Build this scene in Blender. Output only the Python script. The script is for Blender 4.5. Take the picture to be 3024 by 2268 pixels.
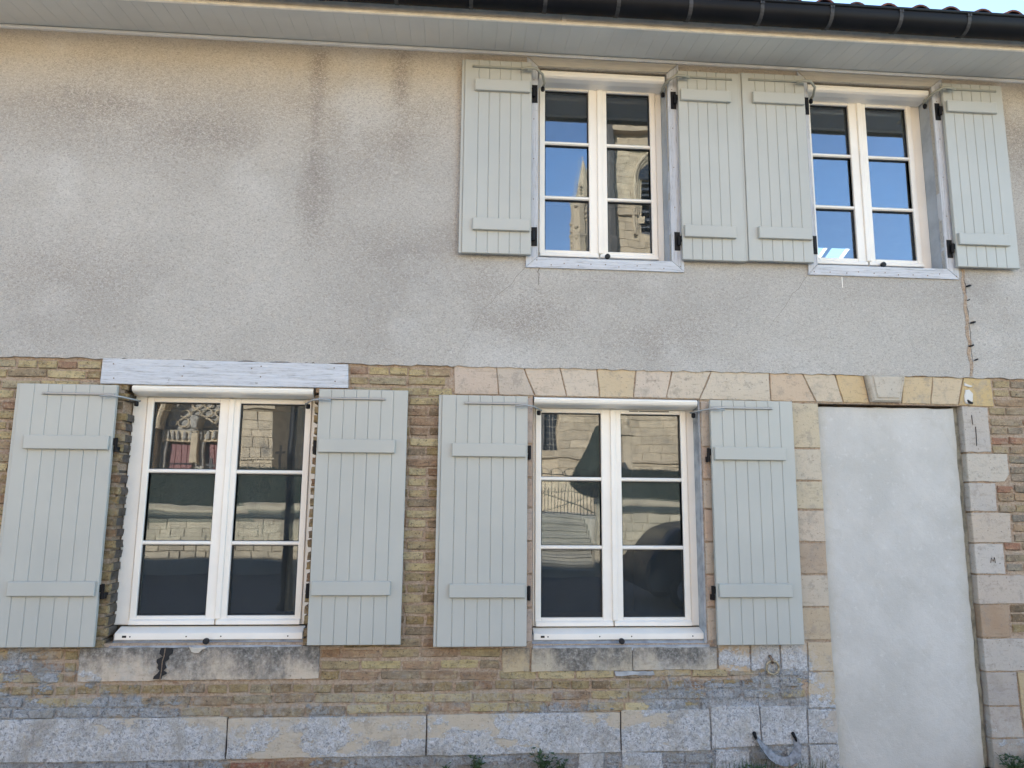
import bpy, bmesh, math, random
from mathutils import Vector, Matrix
R = math.radians
rng = random.Random(7)
for o in list(bpy.data.objects): bpy.data.objects.remove(o)
SC = bpy.context.scene
COL = SC.collection

# ------------------------------------------------------------------ camera
cam = bpy.data.cameras.new('camera'); cam.sensor_fit = 'HORIZONTAL'; cam.sensor_width = 36.0; cam.lens = 26.03
cam.clip_start = 0.05; cam.clip_end = 900
co = bpy.data.objects.new('camera', cam); COL.objects.link(co)
AX = ((0.99691, -0.07808, 0.00829), (0.02041, 0.15575, -0.98759), (0.07582, 0.98471, 0.15686))   # right, down, forward
m = Matrix.Identity(4)
for i in range(3):
    m[i][0] = AX[0][i]; m[i][1] = -AX[1][i]; m[i][2] = -AX[2][i]
m.translation = (0, -4.9, 1.5)
co.matrix_world = m
SC.camera = co

# ------------------------------------------------------------------ light
AZ = R(30)                                   # sun behind the house, to its left
EL = math.atan(0.409 * math.cos(AZ))
sdir = Vector((-math.sin(AZ) * math.cos(EL), math.cos(AZ) * math.cos(EL), math.sin(EL)))
W = bpy.data.worlds.new('World'); SC.world = W; W.use_nodes = True
nt = W.node_tree; nt.nodes.clear()
sky = nt.nodes.new('ShaderNodeTexSky'); sky.sky_type = 'NISHITA'; sky.sun_disc = False
sky.sun_elevation = EL; sky.sun_rotation = -AZ; sky.air_density = 1.0; sky.dust_density = 0.2; sky.ozone_density = 1.5
bg = nt.nodes.new('ShaderNodeBackground'); bg.inputs[1].default_value = 0.13
wo = nt.nodes.new('ShaderNodeOutputWorld')
nt.links.new(sky.outputs[0], bg.inputs[0]); nt.links.new(bg.outputs[0], wo.inputs[0])
sl = bpy.data.lights.new('sun', 'SUN'); sl.energy = 4.9; sl.angle = R(0.5); sl.color = (1.0, 0.87, 0.69)
so = bpy.data.objects.new('sun', sl); COL.objects.link(so)
so.rotation_euler = sdir.to_track_quat('Z', 'Y').to_euler(); so.location = (-20, 30, 25)
SC.view_settings.view_transform = 'Standard'; SC.view_settings.look = 'None'
SC.view_settings.exposure = 2.32; SC.view_settings.gamma = 1.0; SC.view_settings.use_curve_mapping = False
SC.render.engine = 'CYCLES'
SC.cycles.max_bounces = 10; SC.cycles.diffuse_bounces = 5; SC.cycles.glossy_bounces = 5; SC.cycles.transparent_max_bounces = 16
SC.cycles.caustics_reflective = False; SC.cycles.caustics_refractive = False
SC.cycles.use_denoising = True; SC.cycles.sample_clamp_indirect = 8.0

# ------------------------------------------------------------------ node helper
class G:
    def __init__(s, name):
        s.m = bpy.data.materials.new(name); s.m.use_nodes = True
        s.nt = s.m.node_tree; s.nt.nodes.clear()
        s.out = s.nt.nodes.new('ShaderNodeOutputMaterial')
        s.b = s.nt.nodes.new('ShaderNodeBsdfPrincipled')
        s.nt.links.new(s.b.outputs[0], s.out.inputs[0])
        s._pos = None
    def n(s, t, ins=None, o=0, **p):
        d = s.nt.nodes.new('ShaderNode' + t)
        for k, v in p.items(): setattr(d, k, v)
        for k, v in (ins or {}).items(): s.set(d.inputs[k], v)
        return d.outputs[o]
    def set(s, sock, v):
        if isinstance(v, bpy.types.NodeSocket): s.nt.links.new(v, sock)
        elif isinstance(v, (tuple, list)) and len(v) == 3 and sock.type == 'RGBA': sock.default_value = (*v, 1)
        else: sock.default_value = v
    def pos(s):
        if s._pos is None: s._pos = s.n('NewGeometry')
        return s._pos
    def xyz(s): 
        d = s.nt.nodes.new('ShaderNodeSeparateXYZ'); s.nt.links.new(s.pos(), d.inputs[0]); return d.outputs
    def scaled(s, sx, sy, sz, src=None, loc=(0, 0, 0)):
        return s.n('Mapping', {0: src or s.pos(), 1: loc, 3: (sx, sy, sz)})
    def noise(s, scale, detail=4, rough=.55, vec=None, dist=0.0):
        return s.n('TexNoise', {'Vector': vec or s.pos(), 'Scale': scale, 'Detail': detail, 'Roughness': rough, 'Distortion': dist})
    def math(s, op, a, b=0.0, c=0.0, clamp=False): return s.n('Math', {0: a, 1: b, 2: c}, operation=op, use_clamp=clamp)
    def mr(s, v, a, b, c=0.0, d=1.0, smooth=True):
        return s.n('MapRange', {0: v, 1: a, 2: b, 3: c, 4: d}, interpolation_type='SMOOTHSTEP' if smooth else 'LINEAR')
    def ramp(s, f, stops, interp='LINEAR'):
        d = s.nt.nodes.new('ShaderNodeValToRGB'); s.set(d.inputs[0], f); e = d.color_ramp; e.interpolation = interp
        while len(e.elements) > 1: e.elements.remove(e.elements[-1])
        for i, (p, c) in enumerate(stops):
            el = e.elements[0] if i == 0 else e.elements.new(p)
            el.position = p
            el.color = (*c, 1) if isinstance(c, (tuple, list)) else (c, c, c, 1)
        return d.outputs[0]
    def mix(s, f, a, b, blend='MIX'):
        d = s.nt.nodes.new('ShaderNodeMix'); d.data_type = 'RGBA'; d.blend_type = blend
        s.set(d.inputs[0], f); s.set(d.inputs[6], a); s.set(d.inputs[7], b); return d.outputs[2]
    def bump(s, h, strength=.5, dist=.01, normal=None):
        i = {'Height': h, 'Strength': strength, 'Distance': dist}
        if normal: i['Normal'] = normal
        return s.n('Bump', i)
    def done(s, col=None, rough=None, normal=None, **k):
        if col is not None: s.set(s.b.inputs['Base Color'], col)
        if rough is not None: s.set(s.b.inputs['Roughness'], rough)
        if normal is not None: s.set(s.b.inputs['Normal'], normal)
        for a, v in k.items(): s.set(s.b.inputs[a.replace('_', ' ')], v)
        return s.m

def lime(g, col):
    """old lime wash and salt bloom left on the lower masonry; returns colour, mask, fine relief"""
    x, y, z = g.xyz()
    u = g.mr(x, -3.3, 4.3, smooth=False)
    P = lambda X: (X + 3.3) / 7.6
    H = lambda Z: (Z + .2)
    zc = g.ramp(u, [(P(X), H(Z)) for X, Z in ((-3.3, .56), (-2.4, .52), (-2.1, .44), (-1.75, .26), (-1.35, .10), (-1.0, .14),
        (-.6, .16), (-.1, .18), (.5, .20), (1.0, .22), (1.5, .34), (1.75, .54), (2.1, .63), (2.3, .58), (2.5, .2), (2.7, .0), (3.6, -.02), (4.3, -.1))])
    n1 = g.noise(3.3, 8, .66); n2 = g.noise(28, 5, .65); n3 = g.noise(46, 5, .7, dist=.8)
    h = g.math('SUBTRACT', g.math('ADD', zc, g.math('MULTIPLY', g.math('SUBTRACT', n1, .5), .62)), g.math('ADD', z, .2))
    h = g.math('ADD', h, g.math('MULTIPLY', g.math('SUBTRACT', n2, .5), .25))
    h = g.math('ADD', h, g.math('MULTIPLY', g.math('SUBTRACT', n3, .5), .24))
    isl = g.noise(1.9, 6, .65, vec=g.scaled(1, 1, 1.9, loc=(6.2, 3, 1.4)))
    h = g.math('SUBTRACT', h, g.mr(isl, .50, .60, 0, .30))
    h = g.math('SUBTRACT', h, g.mr(z, -.045, -.075, 0, .16))
    mask = g.mr(h, -.03, .05)
    rim = g.mr(g.math('ABSOLUTE', g.math('SUBTRACT', h, .02)), .03, .0)
    fine = g.noise(52, 6, .78, dist=1.0)
    lc = g.ramp(fine, [(.34, (.10, .10, .105)), (.43, (.31, .32, .34)), (.52, (.50, .515, .545)), (.66, (.70, .70, .71))])
    big = g.noise(7, 4, .6)
    lc = g.mix(g.mr(big, .5, .72, 0, .55), lc, (.47, .45, .41))
    lc = g.mix(g.math('MULTIPLY', rim, .35), lc, (.64, .64, .63))
    spot = g.mr(g.noise(16, 3, .6, vec=g.scaled(1, 1, 1, loc=(3, 1, 7))), .70, .78)
    lc = g.mix(g.math('MULTIPLY', spot, .7), lc, (.26, .20, .05))                                            # ochre lichen
    lc = g.mix(g.mr(g.noise(5.2, 7, .7, vec=g.scaled(1, 1, 1, loc=(1, 6, 2))), .46, .66, 0, .62), lc, (.25, .23, .20))
    mask = g.math('MULTIPLY', mask, g.mr(g.noise(34, 5, .7, vec=g.scaled(1, 1, 1, loc=(8, 2, 2))), .36, .52, .55, 1.0))
    chalk = g.math('MULTIPLY', g.mr(h, -.34, .0), g.mr(g.noise(18, 7, .75, vec=g.scaled(1, 1, 1, loc=(3, 9, 5))), .42, .62, .0, .62))
    col = g.mix(chalk, col, (.47, .45, .42))
    return g.mix(mask, col, lc), mask, fine

def mat_brick(name, island):
    g = G(name)
    base = g.n('ObjectInfo', o=1) if not island else g.ramp(g.n('NewGeometry', o=8), [(0, (.35, .25, .11)), (.3, (.27, .185, .095)),
        (.5, (.38, .29, .14)), (.7, (.22, .15, .09)), (.85, (.30, .16, .09)), (1, (.33, .26, .16))], 'CONSTANT')
    a = g.noise(21, 6, .65); b = g.noise(70, 5, .7); c = g.noise(9, 3, .5)
    mid = g.noise(13, 6, .7, vec=g.scaled(1, 1, 1.6, loc=(2, 8, 1)))
    col = g.mix(.25, base, (.38, .275, .15))
    col = g.mix(g.mr(mid, .48, .63, 0, .8), col, g.mix(.5, col, (.085, .068, .05)))
    col = g.mix(g.mr(mid, .47, .33, 0, .6), col, (.58, .48, .29))
    col = g.mix(g.mr(a, .54, .70, 0, .5), col, g.mix(.5, col, (.06, .05, .045)))
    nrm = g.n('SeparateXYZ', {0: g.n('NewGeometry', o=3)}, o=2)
    col = g.mix(g.mr(c, .52, .7, 0, .35), col, (.50, .40, .22))
    col = g.mix(g.mr(nrm, -.25, -.6, 0, .6), col, (.08, .064, .05))  # brick undersides darkened in colour, grime doubling as joint shade
    col = g.mix(g.mr(b, .57, .64, 0, .85), col, (.10, .08, .06))
    col = g.mix(g.mr(b, .43, .34, 0, .6), col, (.55, .47, .35))
    smear = g.mr(g.noise(6.5, 7, .72, vec=g.scaled(1, 1, 1.5, loc=(9, 2, 4))), .525, .60)
    col = g.mix(g.math('MULTIPLY', smear, .52), col, g.ramp(g.noise(60, 4, .7), [(.3, (.31, .225, .155)), (.7, (.57, .46, .35))]))
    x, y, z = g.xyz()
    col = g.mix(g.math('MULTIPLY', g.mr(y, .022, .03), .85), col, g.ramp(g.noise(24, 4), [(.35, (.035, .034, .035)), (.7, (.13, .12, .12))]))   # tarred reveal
    col, mask, fine = lime(g, col)
    hgt = g.math('ADD', g.math('MULTIPLY', b, .8), g.math('MULTIPLY', a, .8))
    hgt = g.math('ADD', hgt, g.math('MULTIPLY', mask, g.math('MULTIPLY', fine, 1.4)))
    hgt = g.math('ADD', hgt, g.math('MULTIPLY', g.noise(140, 4, .75), .5))
    return g.done(col, .92, g.bump(hgt, 1.0, .014))

def mat_mortar(name):
    g = G(name)
    a = g.noise(8, 6, .65); b = g.noise(75, 6, .75)
    col = g.ramp(b, [(.3, (.22, .15, .105)), (.46, (.44, .325, .235)), (.70, (.60, .49, .38))])
    col = g.mix(g.mr(a, .55, .68, 0, .6), col, (.44, .38, .31))
    col = g.mix(g.mr(a, .42, .3, 0, .6), col, (.25, .12, .075))
    col, mask, fine = lime(g, col)
    hgt = g.math('ADD', b, g.math('MULTIPLY', mask, g.math('MULTIPLY', fine, 1.2)))
    return g.done(col, .95, g.bump(hgt, 1.0, .016))

def mat_stone(name, grey=0.0, soot=None):
    g = G(name)
    base = g.n('ObjectInfo', o=1)
    a = g.noise(6, 6, .6); b = g.noise(60, 5, .7); s = g.noise(30, 4, .6, vec=g.scaled(.35, .35, 1.5))
    col = g.mix(g.mr(a, .35, .75, 0, .6), base, g.mix(.4, base, (.55, .47, .36)))
    col = g.mix(g.mr(s, .54, .70, 0, .4), col, g.mix(.6, base, (.12, .09, .06)))
    col = g.mix(g.mr(b, .61, .66, 0, .7), col, (.15, .12, .095))
    col = g.mix(g.mr(g.noise(11, 7, .72), .52, .64, 0, .5), col, (.27, .235, .20))
    col = g.mix(g.mr(g.noise(4.5, 7, .7, vec=g.scaled(1, 1, 1, loc=(5, 5, 5))), .55, .66, 0, .55), col, (.34, .30, .25))
    if soot:
        x, y, z = g.xyz()
        z0, z1 = soot
        st = g.noise(14, 7, .75, vec=g.scaled(1.2, 1, .6)); bl = g.noise(2.6, 5, .62, vec=g.scaled(1, 1, .6, loc=(2.4, 0, 0)))
        k = g.math('ADD', g.math('MULTIPLY', bl, .75), g.math('MULTIPLY', st, .45))
        k = g.math('ADD', k, g.mr(z, z0, z1, -.12, .1, smooth=False))
        k = g.mr(k, .44, .70)
        blk = g.ramp(g.noise(48, 6, .75), [(.32, (.035, .035, .034)), (.5, (.13, .125, .118)), (.68, (.34, .33, .31))])
        col = g.mix(g.math('MULTIPLY', k, .93), col, blk)
    col, mask, fine = lime(g, col)
    hgt = g.math('ADD', g.math('MULTIPLY', b, .8), g.math('MULTIPLY', a, .5))
    hgt = g.math('ADD', hgt, g.math('MULTIPLY', mask, g.math('MULTIPLY', fine, 1.3)))
    return g.done(col, .9, g.bump(hgt, .7, .008))

def mat_render():
    g = G('roughcast_render')
    x, y, z = g.xyz()
    worm = g.noise(80, 3, .6, vec=g.scaled(.82, 1, 1.18), dist=1.5)
    worm2 = g.noise(120, 2, .5, dist=.8)
    warp = g.math('MULTIPLY', g.math('SUBTRACT', g.noise(1.1, 5, .6), .5), 1.0)
    big = g.noise(.75, 5, .55, vec=g.scaled(.8, 1, 1.3, loc=(1.3, 0, 2.1)))
    col = g.ramp(big, [(.30, (.36, .338, .31)), (.5, (.445, .422, .388)), (.72, (.52, .498, .465))])
    # ochre tint that strengthens towards the eaves
    eave_tint = g.mr(g.math('ADD', z, g.math('MULTIPLY', warp, .55)), 3.75, 4.66)
    col = g.mix(g.math('MULTIPLY', eave_tint, .58), col, (.52, .44, .335))
    # soot streaks and smudges
    def smudge(cx, cz, rx, rz, w, wob=1.5):
        dx = g.math('DIVIDE', g.math('SUBTRACT', x, cx), rx); dz = g.math('DIVIDE', g.math('SUBTRACT', z, cz), rz)
        d = g.math('SQRT', g.math('ADD', g.math('MULTIPLY', dx, dx), g.math('MULTIPLY', dz, dz)))
        d = g.math('ADD', d, g.math('MULTIPLY', warp, wob))
        return g.math('MULTIPLY', g.mr(d, 1.2, .0), min(.95, w * 1.35))
    dirt = None
    for q in ((-1.005, 4.35, .10, .95,   .62, .4), (-.99, 3.75, .17, .75, .5, 1.0), (-.43, 4.4, .11, .7,   .58, .4), (-.42, 4.05, .2, .4, .45, 1.0), (-.5, 4.15, .62, .35, .38), (-2.45, 4.15, .8, .26, .5), (-1.75, 3.98, .6, .28, .55), (-1.1, 4.2, .5, .25, .3), (-2.1, 4.1, 1.5, .5, .34), (-.75, 4.05, .75, .5, .34),
              (.45, 2.72, .5, .3, .42), (1.4, 2.6, .5, .25, .32), (-2.6, 3.0, .8, .3, .25), (.2, 2.95, .3, .3, .22), (4.2, 4.2, .3, .5, .5), (-.3, 3.2, .9, .3, .18)):
        s_ = smudge(*q); dirt = s_ if dirt is None else g.math('MAXIMUM', dirt, s_)
    grit = g.mr(worm, .40, .62, .35, 1.0)
    col = g.mix(g.math('MULTIPLY', dirt, grit), col, (.20, .165, .14))
    pale = g.mr(g.noise(1.6, 4, .5, vec=g.scaled(1, 1, 1, loc=(4, 4, 4))), .52, .72, 0, .45)
    col = g.mix(pale, col, (.58, .57, .55))
    col = g.mix(g.mr(worm, .50, .64, 0, .5), col, (.24, .225, .205))
    col = g.mix(g.mr(worm, .46, .34, 0, .35), col, (.68, .65, .60))
    hgt = g.math('ADD', g.math('MULTIPLY', worm, -1.0), g.math('MULTIPLY', worm2, .4))
    return g.done(col, .95, g.bump(hgt, .55, .010))

def mat_plain(name, col, rough=.5, var=.06, scale=4, bumpy=0.0, bscale=200, **k):
    g = G(name)
    f = g.noise(scale, 5, .6)
    c = g.mix(g.mr(f, .35, .7), tuple(min(1, v * (1 + var)) for v in col), tuple(v * (1 - var) for v in col))
    nr = g.bump(g.noise(bscale, 3, .6), bumpy, .004) if bumpy else None
    return g.done(c, rough, nr, **k)

def mat_shutter():
    g = G('sage_shutter_paint')
    r = g.n('ObjectInfo', o=5)
    f = g.noise(2.2, 4, .55); fine = g.noise(60, 3, .6, vec=g.scaled(1, 1, .06))
    c = g.mix(g.mr(f, .35, .7), (.432, .438, .408), (.402, .410, .384))
    c = g.mix(g.math('MULTIPLY', r, .16), c, (.38, .41, .40))
    c = g.mix(g.mr(g.noise(35, 4, .7), .66, .74, 0, .12), c, (.25, .26, .22))
    return g.done(c, .42, g.bump(fine, .12, .003))

def mat_wood(name, tint, horizontal=True, chips=.6):
    g = G(name)
    v = g.scaled(.3, 1, 8) if horizontal else g.scaled(8, 1, .3)
    grain = g.noise(11, 7, .68, vec=v, dist=.9)
    fib = g.noise(42, 4, .7, vec=v)
    c = g.mix(g.mr(grain, .3, .7), tuple(t * 1.06 for t in tint), tuple(t * .86 for t in tint))
    crack = g.mr(g.math('ADD', g.math('MULTIPLY', fib, .6), g.math('MULTIPLY', grain, .4)), .535, .60, 0, chips)
    c = g.mix(crack, c, (.17, .16, .155))
    c = g.mix(g.mr(g.noise(14, 3, .6), .70, .76, 0, chips), c, (.22, .20, .18))
    return g.done(c, .7, g.bump(g.math('ADD', grain, fib), .8, .006))

def mat_glass():
    g = G('window_glass')
    wob = g.n('Bump', {'Height': g.noise(2.3, 2, .4), 'Strength': .05, 'Distance': .02})
    gl = g.n('BsdfGlossy', {'Color': (.72, .82, 1.0), 'Roughness': .0, 'Normal': wob})
    tr = g.n('BsdfTransparent', {'Color': (.72, .76, .76)})
    lw = g.n('LayerWeight', {0: .32}, o=0)
    fac = g.mr(lw, 0, 1, .085, .75, smooth=False)
    haze_dust = g.n('BsdfDiffuse', {0: (.62, .68, .70, 1)})  # dusty diffuse haze mixed in to lift the near-black panes
    haze_film = g.mr(g.noise(3.5, 4, .6), .3, .7, .024, .040)
    trd = g.n('MixShader', {0: haze_film, 1: tr, 2: haze_dust})
    mx = g.n('MixShader', {0: fac, 1: trd, 2: gl})
    g.nt.links.new(mx, g.out.inputs[0]); g.nt.nodes.remove(g.b)
    return g.m

def mat_church(name, c0, c1, bscale=1.0, blocks=True):
    g = G(name)
    x, y, z = g.xyz()
    v = g.n('CombineXYZ', {0: g.math('ADD', x, y), 1: z, 2: 0.0})
    n = g.noise(3.0, 6, .65)
    c = g.mix(g.mr(n, .3, .7), c0, c1)
    r = g.n('ObjectInfo', o=5)
    c = g.mix(g.math('MULTIPLY', r, .45), c, tuple(q * .6 for q in c1))
    h = g.noise(25, 5, .7)
    if blocks:
        d = g.nt.nodes.new('ShaderNodeTexBrick'); g.set(d.inputs['Vector'], v)
        d.inputs['Scale'].default_value = 1.0; d.inputs['Brick Width'].default_value = .8; d.inputs['Row Height'].default_value = .36; d.inputs['Mortar Size'].default_value = .015
        d.inputs['Color1'].default_value = (*c0, 1); d.inputs['Color2'].default_value = (*[q * .75 for q in c1], 1); d.inputs['Mortar'].default_value = (*[min(1, q * 1.2) for q in c0], 1)
        c = g.mix(.6, c, d.outputs[0])
    c = g.mix(g.mr(g.noise(1.1, 6, .7), .55, .72, 0, .6), c, (.09, .085, .08))
    return g.done(c, .92, g.bump(h, .8, .03))

M = {}
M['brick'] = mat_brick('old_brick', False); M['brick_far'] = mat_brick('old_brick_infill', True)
M['mortar'] = mat_mortar('lime_mortar'); M['stone'] = mat_stone('limestone')
M['sill_stone'] = mat_stone('sooty_limestone', soot=(.42, .60)); M['render'] = mat_render()
M['shutter'] = mat_shutter(); M['pvc'] = mat_plain('white_window_plastic', (.83, .795, .73), .28, .03)
M['gasket'] = mat_plain('black_gasket', (.012, .012, .013), .5)
M['wood_h'] = mat_wood('weathered_white_paint', (.62, .64, .68)); M['wood_v'] = mat_wood('weathered_white_paint_upright', (.56, .58, .62), False)
M['wood_top'] = mat_wood('cream_painted_board', (.56, .52, .44), True, .15); M['lining'] = mat_plain('grey_blue_lining_paint', (.33, .365, .41), .6, .12, 6)
M['cement'] = mat_plain('grey_cement', (.33, .345, .365), .9, .25, 9, .6, 120)
M['joint_cement'] = mat_plain('mossy_joint_cement', (.25, .245, .20), .95, .35, 14, .8, 70); M['black'] = mat_plain('black_iron', (.006, .006, .008), .5, Specular_IOR_Level=.2); M['rubber'] = mat_plain('black_rubber', (.012, .012, .014), .75)
M['steel'] = mat_plain('galvanised_steel', (.55, .56, .57), .38, .1, Metallic=.85) if False else None
g = G('galvanised_steel'); M['steel'] = g.done((.36, .365, .365), .5, Metallic=.6)
M['arm_paint'] = mat_plain('olive_grey_arm_paint', (.28, .285, .245), .45)
M['gutter'] = mat_plain('anthracite_zinc', (.004, .0043, .006), .5, .3, 5, Specular_IOR_Level=.18); M['bracket'] = mat_plain('dull_zinc_strap', (.03, .03, .032), .6, .5, 20)
M['soffit'] = mat_plain('soffit_board_plastic', (.66, .65, .60), .33, .05, 1.5); M['fascia'] = mat_plain('cream_fascia_plastic', (.90, .84, .72), .4, .08, 9)
M['trim_strip'] = mat_plain('pale_edge_strip', (.80, .77, .70), .45, .06, 9)
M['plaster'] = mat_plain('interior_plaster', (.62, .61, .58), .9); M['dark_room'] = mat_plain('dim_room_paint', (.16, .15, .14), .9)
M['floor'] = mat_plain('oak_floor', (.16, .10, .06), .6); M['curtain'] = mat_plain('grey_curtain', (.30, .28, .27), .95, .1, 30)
M['glass'] = mat_glass()

def mat_tile():
    g = G('terracotta_tile'); r = g.n('ObjectInfo', o=5)
    c = g.mix(r, (.15, .05, .03), (.09, .035, .027)); c = g.mix(g.mr(g.noise(22, 5, .7), .45, .7, 0, .7), c, (.07, .05, .045))
    return g.done(c, .85, g.bump(g.noise(70, 4), .4, .006))
M['tile'] = mat_tile()

def mat_infill():
    g = G('cement_infill')
    x, y, z = g.xyz()
    a = g.noise(2.6, 6, .58); b = g.noise(11, 6, .65); c_ = g.noise(150, 3, .6)
    c = g.ramp(a, [(.36, (.475, .462, .432)), (.5, (.515, .50, .47)), (.64, (.55, .535, .505))])
    c = g.mix(g.mr(b, .55, .66, 0, .35), c, (.47, .455, .42))
    c = g.mix(g.mr(g.noise(24, 7, .75), .44, .32, 0, .5), c, (.63, .62, .595))
    c = g.mix(g.mr(g.noise(38, 5, .75, vec=g.scaled(1, 1, .7)), .66, .71, 0, .5), c, (.33, .32, .31))
    edge = g.mr(g.math('ADD', g.math('ABSOLUTE', g.math('SUBTRACT', x, 3.005)), g.math('MULTIPLY', g.math('SUBTRACT', b, .5), .22)), .40, .52)
    c = g.mix(g.math('MULTIPLY', edge, .55), c, (.44, .42, .36))
    h = g.math('ADD', g.math('MULTIPLY', b, .8), g.math('MULTIPLY', c_, .25))
    return g.done(c, .88, g.bump(h, .6, .012))
M['infill'] = mat_infill()
M['leaf'] = mat_plain('weed_leaf', (.035, .065, .022), .6, .35, 40); M['grass'] = mat_plain('grass_blade', (.06, .085, .03), .65, .4, 30)
M['iron_rust'] = mat_plain('rusted_iron', (.17, .12, .085), .7, .5, 60, .5, 150); M['iron_pale'] = mat_plain('flaking_painted_iron', (.30, .25, .17), .65, .5, 70, .6, 180)
M['iron_grey'] = mat_plain('worn_grey_iron', (.17, .175, .19), .5, .4, 40)
def mat_asphalt():
    g = G('asphalt'); c = g.ramp(g.noise(90, 5, .7), [(.3, (.035, .036, .038)), (.7, (.085, .083, .078))])
    c = g.mix(g.mr(g.noise(.7, 6, .6), .5, .7, 0, .4), c, (.13, .12, .105)); return g.done(c, .9, g.bump(g.noise(160, 3), .5, .006))
M['asphalt'] = mat_asphalt(); M['crack_grime'] = mat_plain('crack_grime', (.16, .145, .125), .95); M['bounce_paving'] = mat_plain('pale_bounce_paving', (.62, .57, .49), .9, .12, 5, .4, 60); M['soil'] = mat_plain('trodden_soil', (.10, .085, .06), .95, .4, 6, .6, 40); M['gravel'] = mat_plain('pale_gravel', (.56, .49, .38), .95, .2, 8, .8, 60)
M['church'] = mat_church('church_limestone', (.57, .45, .30), (.41, .32, .215)); M['church_block'] = mat_church('church_ashlar', (.58, .46, .31), (.42, .335, .23), blocks=False)
M['church_dark'] = mat_church('weathered_shaded_stone', (.15, .135, .12), (.09, .085, .08), blocks=False); M['tracery'] = mat_plain('grey_tracery_stone', (.27, .245, .21), .9, .3, 12)  # dark church stone carries painted shade on turret and mullion
M['void'] = mat_plain('dark_leaded_glass', (.02, .022, .025), .25); M['door_red'] = mat_plain('red_door_paint', (.15, .043, .036), .5, .2, 14)
M['wall_block'] = mat_church('street_wall_stone', (.55, .45, .31), (.38, .315, .225), blocks=False); M['moss'] = mat_church('mossy_coping', (.055, .06, .05), (.035, .04, .035), blocks=False)
M['step'] = mat_church('worn_step_stone', (.36, .33, .27), (.26, .24, .20), blocks=False)
M['hedge'] = mat_plain('clipped_yew', (.020, .027, .018), .85, .3, 30); M['car'] = mat_plain('dark_car_paint', (.012, .013, .017), .45, .1, 3)
M['car_glass'] = mat_plain('car_window', (.006, .007, .008), .35); M['tyre'] = mat_plain('tyre_rubber', (.015, .015, .015), .85); M['rim'] = mat_plain('alloy_rim', (.35, .35, .36), .35, Metallic=.8)
M['lamp_red'] = mat_plain('tail_lamp_red', (.05, .004, .004), .3); M['slate'] = mat_plain('slate_roof', (.07, .075, .085), .6, .3, 8)

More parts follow.
